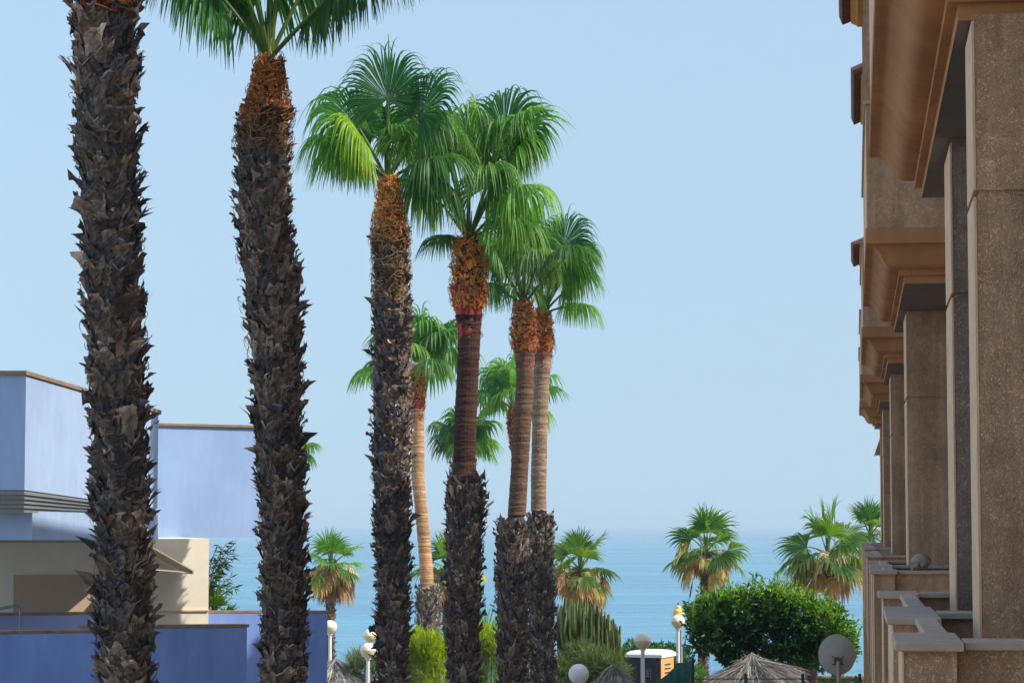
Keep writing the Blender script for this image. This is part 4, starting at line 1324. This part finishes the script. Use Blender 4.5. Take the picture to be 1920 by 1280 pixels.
# beam over the first partition (return of the stepped moulding is part of the cornice)
# roof eaves: clay tiles over an ochre cove, one per bay
for (s0, s1, Lo, h) in ((9.0, 16.0, -.10, 12.0), (20.0, 26.6, -.10, 12.0), (30.4, 36.0, -.13, 7.30), (40.2, 45.2, 0.03, 7.30), (49.0, 52.4, 0.0, 5.45)):
    em = MB()
    cv = [(0.17, h - .02), (0.175, h - .05), (0.20, h - .075), (0.24, h - .09), (0.27, h - .12), (0.36, h - .12)]
    for (d0, h0), (d1, h1) in zip(cv[:-1], cv[1:]):
        A = [FP(s0 + d0 * .3, 2.0, h0), FP(s0 + d0 * .3, Lo + d0 - .03, h0), FP(s1 - d0 * .3, Lo + d0 - .03, h0), FP(s1 - d0 * .3, 2.0, h0)]
        B = [FP(s0 + d1 * .3, 2.0, h1), FP(s0 + d1 * .3, Lo + d1 - .03, h1), FP(s1 - d1 * .3, Lo + d1 - .03, h1), FP(s1 - d1 * .3, 2.0, h1)]
        for q in range(3):
            em.add([A[q], A[q + 1], B[q + 1], B[q]], [(0, 1, 2, 3)])
    fbox(em, s0 + .1, s1 - .1, Lo + .33, 2.0, h - .13, h - .1)
    eo = bpart(em, 'eave', M_OCHRE)
    for a in (s0 + .4, s1 - 1.0):
        pm = MB()
        fbox(pm, a, a + .5, Lo + .30, 2.0, 3.46, h - .135)
        bpart(pm, 'pier', M_STUCCO)
    tm = MB()
    V_, F_ = [], []
    # sloping tile rows: barrels as half tubes along the slope
    n = int((s1 - s0) / 0.16)
    for q in range(n + 1):
        s = s0 + q * 0.16
        a = FP(s, Lo, h); b = FP(s, 2.0, h + .85)
        tube(tm, [a, b], [0.075, 0.07], 8)
    hexa(tm, [FP(s0, Lo + .03, h - .03), FP(s0, 2.0, h + .78), FP(s1, 2.0, h + .78), FP(s1, Lo + .03, h - .03), FP(s0, Lo + .03, h), FP(s0, 2.0, h + .82), FP(s1, 2.0, h + .82), FP(s1, Lo + .03, h)])
    bpart(tm, 'roof_tiles', M_TILE, eo)

# stone ornament on the far balcony rail
oc = FP(20.52, 0.530, RAIL)
so = MB()
k = 22
V_, F_ = [], []
rr0 = 0.082
for i in range(15):
    ph = math.pi * i / 14
    for j in range(k):
        a = 2 * math.pi * j / k
        x = math.sin(ph) * math.cos(a); y = math.sin(ph) * math.sin(a); z = math.cos(ph)
        r = rr0 * (1 + 0.05 * math.sin(3 * a) * math.sin(ph))
        if z < -0.15: r *= 0.80 + 0.04 * x
        px_, pz_ = x * 1.02, z * 0.92
        if z < 0 and x < -0.2: px_ *= 1.25
        px_ += 0.25 * (pz_ * 0.12)
        V_.append(oc + np.array([px_ * r, y * r, pz_ * r + rr0 * 0.80]))
for i in range(14):
    for j in range(k):
        F_.append((i * k + j, i * k + (j + 1) % k, (i + 1) * k + (j + 1) % k, (i + 1) * k + j))
so.add(V_, F_)
for (dx, dz, r) in ((-.045, .030, .030), (-.075, .012, .022), (.01, .045, .03)):
    pts = [oc + np.array([dx, -.075, dz + .02]), oc + np.array([dx - .01, -.085, dz]), oc + np.array([dx - .016, -.08, dz - .012])]
    tube(so, pts, [r * .6, r * .8, r * .3], 8)
oo = so.build('stone_ornament', M_STONE, None, oc, smooth=True)
tag(oo, 'rounded weathered stone ornament sitting on the balcony rail', 'ornament')

# folded awning hanging at the far end of the building
aw = MB()
a0 = FP(51.5, 0.60, 2.0)
n = 9
V_, F_ = [], []
for i in range(8):
    t = i / 7
    for j in range(n):
        u = j / (n - 1) - .5
        wd = 0.05 + 0.16 * t
        V_.append(FP(51.5 + u * .25, 0.60 + u * wd * 1.0 - .10 * t + 0.02 * math.sin(j * 2.4) * t, 1.92 - .50 * t - .03 * math.cos(j * 2.6) * t))
for i in range(7):
    for j in range(n - 1):
        F_.append((i * n + j, i * n + j + 1, (i + 1) * n + j + 1, (i + 1) * n + j))
aroot = thing('folded_awning', 'folded beige canvas awning hanging at the far end of the balconies', 'awning', tuple(a0))
aw.add(V_, F_)
cl = aw.build('canvas', M_AWNING, aroot, a0)
sd = cl.modifiers.new('thick', 'SOLIDIFY'); sd.thickness = 0.012
bm_ = MB(); fbox(bm_, 51.3, 51.7, 0.58, 0.72, 1.88, 2.0)
bm_.build('bracket', M_CABIN_W, aroot, a0, bevel=.01)

# ------------------------------------------------------------------ blue house on the left
vo = P(200, 1280, 36); vo[2] = 0
villa = thing('blue_house', 'pale blue and tan house with slatted canopy and cream awning', 'house', tuple(vo))


def vpart(mb, name, mat, parent=None, **kw):
    return mb.build(name, mat, parent or villa, vo, **kw)


def prism(mb, plan, z0, z1):
    """plan: list of xy (counter-clockwise), z0/z1 numbers or per-corner lists"""
    n = len(plan)
    z0 = [z0] * n if np.isscalar(z0) else z0
    z1 = [z1] * n if np.isscalar(z1) else z1
    V = [(x, y, z) for (x, y), z in zip(plan, z0)] + [(x, y, z) for (x, y), z in zip(plan, z1)]
    F = [tuple(range(n))[::-1], tuple(range(n, 2 * n))]
    for i in range(n):
        F.append((i, (i + 1) % n, n + (i + 1) % n, n + i))
    mb.add(V, F)


def zpx(py, D):
    return P(960, py, D)[2]


# upper volume: corner at x=49, sunlit side runs away from us
A = P(-260, 703, 34.6); B = P(49, 703, 33.0); C_ = P(297, 775, 41.2)
Dk = C_ + (A - B) * 1.0
Dk[1] = A[1] + (C_[1] - B[1])
plan = [(A[0], A[1]), (B[0], B[1]), (C_[0], C_[1]), (Dk[0], Dk[1])]
zt = [A[2] + .0, B[2], C_[2], Dk[2]]
zb = [zpx(918, 34.6), zpx(918, 33), zpx(953, 41.2), zpx(953, 43)]
m = MB(); prism(m, plan, zb, zt); up_o = vpart(m, 'upper_wall', M_BLUE_L)


def grow(plan, d):
    c = np.mean(np.array(plan), 0)
    out = []
    for x, y in plan:
        v = np.array([x, y]) - c
        out.append(tuple(c + v * (1 + d / np.linalg.norm(v))))
    return out


m = MB(); prism(m, grow(plan, .09), [z + .002 for z in zt], [z + .055 for z in zt]); vpart(m, 'roof_edge', M_CAPB)
# slatted soffit canopy below it
zb1 = [z - .002 for z in zb]
plan_s = grow(plan, -.02)
m = MB()
for i in range(5):
    zz0 = [zpx(960, 34.6), zpx(960, 33), zpx(966, 41.2), zpx(966, 43)]
    f0, f1 = i / 5, (i + .95) / 5
    za = [a + (b - a) * f0 for a, b in zip(zz0, zb1)]
    zc = [a + (b - a) * f1 for a, b in zip(zz0, zb1)]
    prism(m, grow(plan, -.05 - (4 - i) * .10), za, zc)
vpart(m, 'slatted_canopy', M_GREYSLAT)
# blue band below canopy
m = MB()
b0 = P(-260, 1010, 35.2); b1 = P(60, 1010, 33.9); b2 = P(297, 1010, 41.6); b3 = P(20, 1010, 43)
planb = [(b0[0], b0[1]), (b1[0], b1[1]), (b2[0], b2[1]), (b3[0], b3[1])]
prism(m, planb, [zpx(1012, q) for q in (35.2, 33.9, 41.6, 43)], [zpx(958, 35.2), zpx(958, 33.9), zpx(964, 41.6), zpx(964, 43)])
vpart(m, 'blue_band_wall', M_BLUE_L)
# second upper volume (cantilevered)
q0 = P(300, 798, 45.0); q1 = P(520, 800, 46.2)
dx, dy = q1[0] - q0[0], q1[1] - q0[1]
plan2 = [(q0[0] - .35, q0[1] - .2), (q1[0], q1[1]), (q1[0] - dy * 1.2 - .5, q1[1] + 5), (q0[0] - 1.2, q0[1] + 5)]
m = MB(); prism(m, plan2, zpx(1007, 45.3), zpx(799, 45.3)); vpart(m, 'cantilever_wall', M_BLUE_L2)
m = MB(); prism(m, grow(plan2, .06), zpx(799, 45.3) + .002, zpx(799, 45.3) + .045); vpart(m, 'roof_edge', M_CAPB)
# tan ground floor
t0 = P(-260, 1014, 39.6); t1 = P(392, 1009, 41.6)
dx, dy = t1[0] - t0[0], t1[1] - t0[1]
plan3 = [(t0[0], t0[1]), (t1[0], t1[1]), (t1[0] - 1.6, t1[1] + 6), (t0[0] - 1.6, t0[1] + 6)]
m = MB(); prism(m, plan3, -.1, [zpx(1014, 39.6), zpx(1009, 41.6), zpx(1009, 41.6), zpx(1014, 39.6)]); tan_o = vpart(m, 'tan_wall', M_TAN)
ed = nrm(np.array([dx, dy, 0])); en = np.array([ed[1], -ed[0], 0])


def on_tan(px, py, off=0.0):
    """point on the tan wall plane under photo pixel"""
    o = np.array([0, 0, CAM_Z]); d = P(px, py, 1.0) - o
    tt = np.dot((t0 - o), en) / np.dot(d, en)
    return o + d * tt + en * off


def tan_rect(x0, y0, x1, y1, o0, o1, mat, name, parent=None):
    m = MB()
    a, b, c, d = on_tan(x0, y1), on_tan(x1, y1), on_tan(x1, y0), on_tan(x0, y0)
    z_lo, z_hi = (a[2] + b[2]) / 2, (c[2] + d[2]) / 2
    a[2] = b[2] = z_lo; c[2] = d[2] = z_hi
    hexa(m, [a + en * o1, b + en * o1, b + en * o0, a + en * o0, d + en * o1, c + en * o1, c + en * o0, d + en * o0])
    return vpart(m, name, mat, parent)


tan_rect(25, 1077, 262, 1146, 0.002, 0.03, M_TAN_D, 'wall_panel')  # thin raised panel in a darker tan than the wall
tan_rect(-250, 1012, 290, 1017, 0.003, 0.06, M_AWNING, 'ledge')
tan_rect(282, 1143, 391, 1145.5, 0.003, 0.03, M_EDGE, 'ledge')
# awning, seen from its side
m = MB()
wA = on_tan(262, 1026, 0.0); wB = on_tan(262, 1026, 0.95)
e0 = on_tan(336, 1068, 0.02); e1 = on_tan(336, 1068, 0.95)
up_ = np.array([0, 0, .02])
hexa(m, [wA, wB, e1, e0, wA + up_, wB + up_, e1 + up_, e0 + up_])
v_ = np.array([0, 0, -.05]); w_ = ed * .02
hexa(m, [e0 + v_, e1 + v_, e1 + v_ + w_, e0 + v_ + w_, e0 + up_, e1 + up_, e1 + up_ + w_, e0 + up_ + w_])
vpart(m, 'awning', M_AWNING)
m = MB(); tube(m, [on_tan(262, 1066, 0.9), on_tan(336, 1072, 0.9)], 0.018, 6); vpart(m, 'awning_arm', M_AWNING)
# garden walls in front
GW = 'blue garden walls in front of the house'


def gwall(x0, y0, D0, x1, y1, D1, th, label, mat, capmat=M_CAPB, caph=.05):
    a, b = P(x0, y0, D0), P(x1, y1, D1)
    d = nrm(np.array([b[0] - a[0], b[1] - a[1], 0])); nn = np.array([-d[1], d[0], 0]) * th
    root = thing('garden_wall', label, 'wall', (a[0], a[1], 0), GW)
    pl = [tuple(a[:2]), tuple(b[:2]), tuple((b + nn)[:2]), tuple((a + nn)[:2])]
    m = MB(); prism(m, pl, -.1, [a[2], b[2], b[2], a[2]]); m.build('wall', mat, root, (a[0], a[1], 0))
    m = MB(); prism(m, grow(pl, .04), [a[2] + .002, b[2] + .002, b[2] + .002, a[2] + .002], [a[2] + caph, b[2] + caph, b[2] + caph, a[2] + caph])
    m.build('coping', capmat, root, (a[0], a[1], 0))


gwall(-260, 1192, 32.2, 178, 1186, 33.6, .25, 'deep blue garden wall left of the thickest palm trunk', M_BLUE_D, caph=.042)
gwall(172, 1178, 34.0, 463, 1176, 36.0, .25, 'deep blue garden wall between the two nearest palm trunks', M_BLUE_D, caph=.048)
gwall(-260, 1156, 37.2, 200, 1152, 37.9, .25, 'lavender blue low wall with brown coping below the tan panel', M_LAV, caph=.04)
gwall(390, 1149, 42.6, 614, 1149, 43.2, .25, 'deep blue garden wall ending right of second dark trunk', M_BLUE_D, caph=.042)
# handrail
hr = P(0, 1142, 37.0)
root = thing('handrail', 'grey curved metal handrail above the lavender wall', 'handrail', (hr[0], hr[1], 0))
m = MB()
pts = [P(-120, 1140, 37.0), P(0, 1140, 37.0), P(25, 1136, 37.0), P(34, 1137, 37.0), P(38, 1142, 37.0), P(38.5, 1152, 37.0)]
tube(m, pts, 0.022, 8)
for px in (-100, 38.5):
    tube(m, [P(px, 1141, 37.0), np.array([P(px, 1141, 37.0)[0], 37.0, 0])], 0.018, 8)
m.build('rail', M_GREYPOST, root, (hr[0], hr[1], 0), smooth=True)


# ------------------------------------------------------------------ lamps
GLAMP = 'globe street lamps'


def sphere_prof(r, z0, z1, n=10):
    """lathe profile of a sphere between fractions of its height"""
    out = []
    for i in range(n + 1):
        ph = math.asin(z0) + (math.asin(z1) - math.asin(z0)) * i / n
        out.append((max(0.0001, r * math.cos(ph)), r * math.sin(ph)))
    return out


def globe_lamp(px, py, rpx, D, label, style='two', postr=0.045, postmat=None):
    c = P(px, py, D)
    r = rpx * D / F_PX
    org = (c[0], D, 0)
    root = thing('street_lamp', label, 'lamp', org, GLAMP)
    m = MB()
    lathe(m, (c[0], D, 0), [(postr * 1.8, -.05), (postr * 1.8, .25), (postr * 1.1, .3), (postr, .35), (postr * .9, c[2] - r * 1.12), (postr * 1.5, c[2] - r * 1.10), (postr * 1.5, c[2] - r * .93)], 14)
    m.build('post', postmat or M_WHITEPOST, root, org, smooth=False)
    if style == 'plain':
        m = MB(); lathe(m, c, sphere_prof(r, -.9999, .9999, 20), 32); m.build('globe', M_GLOBE_W, root, org, smooth=True)
    else:
        m = MB(); lathe(m, c, sphere_prof(r, .03, .9999, 12), 32); m.build('upper_shade', M_GLOBE_T, root, org, smooth=True)
        m = MB(); lathe(m, c, sphere_prof(r * .985, -.97, -.02, 12), 32); m.build('lower_shade', M_GLOBE_B, root, org, smooth=True)
        m = MB(); lathe(m, c, [(r * .99, -r * .02), (r * 1.02, -r * .02), (r * 1.02, r * .035), (r * .99, r * .035)], 32); m.build('seam_ring', M_GLOBE_B, root, org)
    return root


globe_lamp(1085, 1263, 19, 43, 'plain white globe lamp in front of the grey green bush', 'plain')
globe_lamp(1205, 1201, 15.5, 52, 'cream globe lamp standing in front of grey toilet cabin')
globe_lamp(1271, 1165, 13, 60, 'globe lamp under the yellow lantern, left of dense tree')
globe_lamp(619, 1175, 13, 62, 'cream globe lamp at the end of the blue garden wall')
globe_lamp(694, 1191, 13, 62, 'upper globe lamp of the pair left of the third dark trunk')
globe_lamp(690, 1219, 14.5, 56, 'lower globe lamp of the pair left of the third dark trunk')
# yellow lantern behind
c = P(1274, 1148, 66)
org = (c[0], 66, 0)
root = thing('yellow_lantern', 'yellow tiered lantern on grey post behind a globe lamp', 'lamp', org)
m = MB(); lathe(m, (c[0] + .03, 66, 0), [(.07, -.05), (.07, .3), (.045, .34), (.045, c[2] - .25)], 12); m.build('post', M_GREYPOST, root, org)
kk = 66 / F_PX
m = MB(); lathe(m, (c[0] - .03, 66, c[2]), [(.10, -.26), (10 * kk, -.24), (10.5 * kk, -.05), (9.5 * kk, 0.0), (9.8 * kk, .015), (9.0 * kk, .06), (7 * kk, .09), (5 * kk, .11), (4.8 * kk, .15), (3 * kk, .17), (1.2 * kk, .2)], 20)
m.build('lantern_body', M_YELLOW, root, org, smooth=False)
m = MB(); lathe(m, (c[0] - .03, 66, c[2]), [(1.3 * kk, .20), (1.3 * kk, .25), (.3 * kk, .28)], 10); m.build('finial', M_DARK, root, org)

# ------------------------------------------------------------------ toilet cabin
D = 62
c = P(1220, 1280, D)
org = np.array([c[0], D, 0.0])
cab = thing('portable_toilet', 'charcoal portable toilet cabin with orange side and white roof', 'portable toilet', tuple(org))
rot = R_(-22)
wx, wy = 0.42, 0.50
hb = zpx(1230, D)


def cl_(x, y, z):
    return org + np.array([x * math.cos(rot) - y * math.sin(rot), x * math.sin(rot) + y * math.cos(rot), z])


def cbox(mb, x0, x1, y0, y1, z0, z1):
    hexa(mb, [cl_(x0, y0, z0), cl_(x1, y0, z0), cl_(x1, y1, z0), cl_(x0, y1, z0), cl_(x0, y0, z1), cl_(x1, y0, z1), cl_(x1, y1, z1), cl_(x0, y1, z1)])


m = MB(); cbox(m, -wx, wx, -wy, wy, .1, hb); cbox(m, -wx - .03, wx + .03, -wy - .03, wy + .03, 0, .098)
m.build('body', M_CABIN, cab, org)
m = MB(); cbox(m, -wx + .07, wx - .07, -wy - .022, -wy - .002, .15, hb - .06)
for i in range(7):
    x = -wx + .10 + i * .105
    cbox(m, x, x + .03, -wy - .034, -wy - .0225, .2, hb - .10)
m.build('door', M_CABIN, cab, org)
m = MB(); cbox(m, wx + .002, wx + .02, -wy + .01, wy - .01, .1, hb - .01)
so_ = m.build('side_panel', M_CABIN_O, cab, org)
m = MB()
for i in range(4):
    cbox(m, wx + .0205, wx + .03, -.22, .22, hb - .20 - i * .10, hb - .165 - i * .10)
m.build('vent', M_DARK, so_, org)
m = MB()
ov = .06
levels = [(1.0, hb + .002), (1.0, hb + .07), (.93, hb + .11), (.80, hb + .15), (.45, hb + .175)]
rings = [[cl_(sx * (wx + ov) * f, sy * (wy + ov) * f, z) for sx, sy in ((-1, -1), (1, -1), (1, 1), (-1, 1))] for f, z in levels]
for a in range(len(rings) - 1):
    for q in range(4):
        m.add([rings[a][q], rings[a][(q + 1) % 4], rings[a + 1][(q + 1) % 4], rings[a + 1][q]], [(0, 1, 2, 3)])
m.add(rings[-1], [(0, 1, 2, 3)]); m.add(rings[0][::-1], [(0, 1, 2, 3)])
m.build('roof', M_CABIN_W, cab, org, bevel=.012)
m = MB(); cbox(m, .02, .20, -wy - .044, -wy - .0345, hb - .52, hb - .26)
pl = m.build('sign_plate', M_DARK, cab, org)
m = MB()
for (x0, x1, z0, z1) in ((.03, .19, -.275, -.265), (.03, .04, -.51, -.265), (.18, .19, -.55, -.265), (.07, .15, -.33, -.31), (.07, .15, -.39, -.37), (.07, .15, -.46, -.44), (.10, .12, -.46, -.31)):
    cbox(m, x0, x1, -wy - .05, -wy - .0445, hb + z0, hb + z1)
m.build('sign_marks', M_GREYSLAT, pl, org)

# ------------------------------------------------------------------ satellite dish (seen from behind)
D = 47
c = P(1570, 1227, D)
org = np.array([c[0], D + .0, 0])
sd_ = thing('satellite_dish', 'round grey satellite dish seen from behind on its pole', 'satellite dish', tuple(org))
k = D / F_PX
RX, RY = 34 * k, 37 * k
m = MB()
V_, F_ = [], []
nr_, na = 10, 48
for side_ in (0, 1):
    for i in range(nr_ + 1):
        f = i / nr_
        for j in range(na):
            a = 2 * math.pi * j / na
            dep = 0.10 * (1 - f * f) - side_ * .006
            # bowl bulges to the camera (-y), tilted back a little
            x = RX * f * math.cos(a); z = RY * f * math.sin(a)
            V_.append(c + np.array([x, -dep + 0.12 * z + 0.05, z]))
    o_ = side_ * (nr_ + 1) * na
    for i in range(nr_):
        for j in range(na):
            q = (o_ + i * na + j, o_ + i * na + (j + 1) % na, o_ + (i + 1) * na + (j + 1) % na, o_ + (i + 1) * na + j)
            F_.append(q if side_ == 0 else q[::-1])
m.add(V_, F_)
ds = m.build('reflector', M_DISH, sd_, org, smooth=True)
m = MB()
rim = [c + np.array([RX * math.cos(a), 0.12 * RY * math.sin(a) + 0.055, RY * math.sin(a)]) for a in np.linspace(0, 2 * math.pi, 49)]
tube(m, rim, 0.008, 6, caps=False); m.build('rim', M_DISH, ds, org, smooth=True)
m = MB()
mc = c + np.array([0, -.085, -14 * k])
box(m, mc[0] - .075, mc[0] + .075, mc[1] - .02, mc[1] + .02, mc[2] - .02, mc[2] + .10)
for sx in (-1, 1):
    for dz in (-.03, .115):
        tube(m, [mc + np.array([sx * .10, -.005, dz]), mc + np.array([sx * .10, .05, dz])], .012, 6)
    tube(m, [mc + np.array([sx * .10, -.005, -.03]), mc + np.array([0, -.03, -.03])], .010, 6)
m.build('bracket', M_BRACKET, sd_, org)
m = MB(); lathe(m, (c[0] + .0, D - .14, 0), [(.06, -.05), (.06, .05), (.036, .07), (.036, mc[2] + .02), (.02, mc[2] + .03)], 12)
m.build('pole', M_DISHPOLE, sd_, org)

# ------------------------------------------------------------------ thatched parasols
GT = 'straw beach parasols'
STRAW = [(0.42, 0.39, 0.35), (0.52, 0.485, 0.44), (0.33, 0.305, 0.27), (0.6, 0.565, 0.51), (0.22, 0.20, 0.175)]


def parasol(px, py, D, rad, label, tuft=True, flap=False, hgt=0.75):
    ap = P(px, py, D)
    org = (ap[0], D, 0)
    root = thing('straw_parasol', label, 'parasol', org, GT)
    m = MB(); tube(m, [(ap[0], D, -.05), (ap[0], D, ap[2] - .1)], [.06, .05], 8); m.build('post', M_BARKT, root, org)
    th = MB()
    lathe(th, (ap[0], D, ap[2] - .05), [(0.02, 0), (rad * .35, -hgt * .33), (rad * .7, -hgt * .72), (rad, -hgt * 1.12), (rad * .96, -hgt * 1.12), (0.02, -.09)], 28, (0.26, 0.22, 0.17))
    for layer, (r0, r1, z0, n) in enumerate(((0.0, .42, 0.0, 700), (.25, .78, -.22, 1200), (.6, 1.08, -.6, 1600))):
        a = rng.uniform(0, 2 * math.pi, n)
        st = rng.uniform(r0, r0 + .12, n) * rad
        zz = ap[2] - .04 - hgt * (st / rad) * 1.05 + 0.05 * (3 - layer) + rng.normal(0, .02, n) + 0.05 * np.sin(a * 3 + layer * 2) * (st / rad)
        b = np.stack([ap[0] + np.cos(a) * st, D + np.sin(a) * st, zz], -1)
        d = np.stack([np.cos(a) + rng.normal(0, .2, n), np.sin(a) + rng.normal(0, .2, n), -hgt / rad * 0.95 + rng.normal(0, .10, n)], -1)
        strands(th, b, d, (r1 - r0) * rad * 1.1, 0.016, STRAW, 4, .26, .3, .3)
    if tuft:
        n = 120
        a = rng.uniform(0, 2 * math.pi, n)
        b = np.tile(ap + np.array([0, 0, -.08]), (n, 1))
        d = np.stack([np.cos(a) * .9, np.sin(a) * .9, rng.uniform(.1, 1.2, n)], -1)
        strands(th, b, d, .24, .014, STRAW, 4, .5, .3, .25)
    if flap:
        for (dx, dz, L, ang, n) in ((.12, .02, .95, 0.0, 420), (-.1, -.02, .9, math.pi, 420), (.05, .0, .8, -.8, 300)):
            t = rng.uniform(-.5, .5, n)
            b = np.stack([ap[0] + dx + rng.normal(0, .05, n), D + t * .5, ap[2] + dz - .06 + rng.normal(0, .03, n)], -1)
            d = np.stack([np.cos(ang) + rng.normal(0, .08, n), np.sin(ang) + t * .6, (-.18 if abs(ang) < .1 else -.42) + rng.normal(0, .05, n)], -1)
            strands(th, b, d, L, .016, STRAW, 5, .10, .22, .25)
    th.build('thatch', M_STRAW, root, org)
    return root


parasol(1410, 1236, 57, 0.98, 'big ragged straw parasol in front of the dense tree', True, True, 0.62)
parasol(628, 1246, 58, 1.0, 'straw parasol beside the end of the blue garden wall', False, False, .5)
parasol(1150, 1258, 50, .55, 'grey straw parasol edge below the cactus and cabin', False, False, .45)

# ------------------------------------------------------------------ fences, net, sea wall
fo_ = P(1400, 1280, 60)
fence = thing('wire_fence', 'dark wire mesh fence with thin posts around the parasols', 'fence', (fo_[0], 60, 0))
orgf = (fo_[0], 60, 0)
xs_f = [P(q, 1262, 54.0)[0] for q in (1299, 1398, 1505, 1612)]
zt_f = [zpx(1232, 54), zpx(1262, 54), zpx(1262, 54), zpx(1262, 54)]
for x, z in zip(xs_f, zt_f):
    m = MB(); box(m, x - .03, x + .03, 53.97, 54.03, -.05, z); m.build('post', M_DARK, fence, orgf)
m = MB()
zr = zpx(1272, 54)
for z in (zr, zr - .6, zr - 1.2):
    tube(m, [(xs_f[0], 54, z), (xs_f[-1], 54, z)], .012, 5)
x = xs_f[0]
while x < xs_f[-1]:
    tube(m, [(x, 54.012, 0), (x, 54.012, zr + .02)], .003, 3, caps=False)
    x += .06
m.build('wire_panel', M_DARK, fence, orgf)

nt0 = P(1268, 1280, 55)
net = thing('shade_net', 'crumpled green shade net draped over fence left of dense tree', 'net', (nt0[0], 55, 0))
m = MB()
V_, F_ = [], []
nc = 26
for i in range(9):
    for j in range(nc):
        u = j / (nc - 1)
        px = 1228 + u * 70
        topy = np.interp(px, [1228, 1238, 1252, 1268, 1276, 1288, 1299], [1282, 1273, 1262, 1248, 1243, 1240, 1238])
        t = P(px, topy, 54.3)
        z = t[2] * (1 - i / 8)
        V_.append((t[0], 54.3 + .06 * math.sin(j * 1.3) * (i / 8 + .3) + .03 * math.sin(i * 2 + j * .7), z))
for i in range(8):
    for j in range(nc - 1):
        F_.append((i * nc + j, i * nc + j + 1, (i + 1) * nc + j + 1, (i + 1) * nc + j))
m.add(V_, F_)
cl = m.build('net_cloth', M_NET, net, (nt0[0], 55, 0), smooth=True)
sd = cl.modifiers.new('thick', 'SOLIDIFY'); sd.thickness = .01
m = MB(); box(m, P(1274, 1243, 54.4)[0] - .06, P(1274, 1243, 54.4)[0] + .10, 54.36, 54.5, 0, zpx(1242, 54.4)); m.build('post', M_DARK, net, (nt0[0], 55, 0))

sw = P(1450, 1280, 84)
wall = thing('sea_wall', 'low concrete sea wall along the beach behind the fence', 'wall', (sw[0], 84, 0))
m = MB(); box(m, 2, 16, 84, 84.4, -.4, zpx(1270, 84)); m.build('wall', M_WALLC, wall, (sw[0], 84, 0))
m = MB(); box(m, 1.95, 16.05, 83.95, 84.45, zpx(1270, 84) + .002, zpx(1270, 84) + .06); m.build('coping', M_CAPB, wall, (sw[0], 84, 0))
leafy_shrub([(1530, 1280, 24, 10), (1560, 1281, 24, 9), (1595, 1280, 24, 10)], 66, 'dark clipped hedge at the foot of the satellite dish pole', [(0.02, 0.06, 0.03), (0.03, 0.08, 0.03)], dens=1.6, depth=.4, size=(.08, .04))

# thin mast far away above the right palm
mp = P(1565, 965, 95)
mast = thing('radio_mast', 'thin pale mast rising above the palm with broad fans', 'mast', (mp[0], 95, -1.6))
m = MB(); tube(m, [(mp[0], 95, -1.8), (mp[0], 95, P(1565, 955, 95)[2]), (mp[0], 95, P(1565, 934, 95)[2])], [.035, .025, .012], 6); m.build('pole', M_GREYSLAT, mast, (mp[0], 95, -1.6))
m = MB(); tube(m, [(mp[0], 95, P(1565, 946, 95)[2]), (mp[0], 95, P(1565, 941, 95)[2])], [.03, .03], 6); m.build('mast_light', M_GREYSLAT, mast, (mp[0], 95, -1.6))
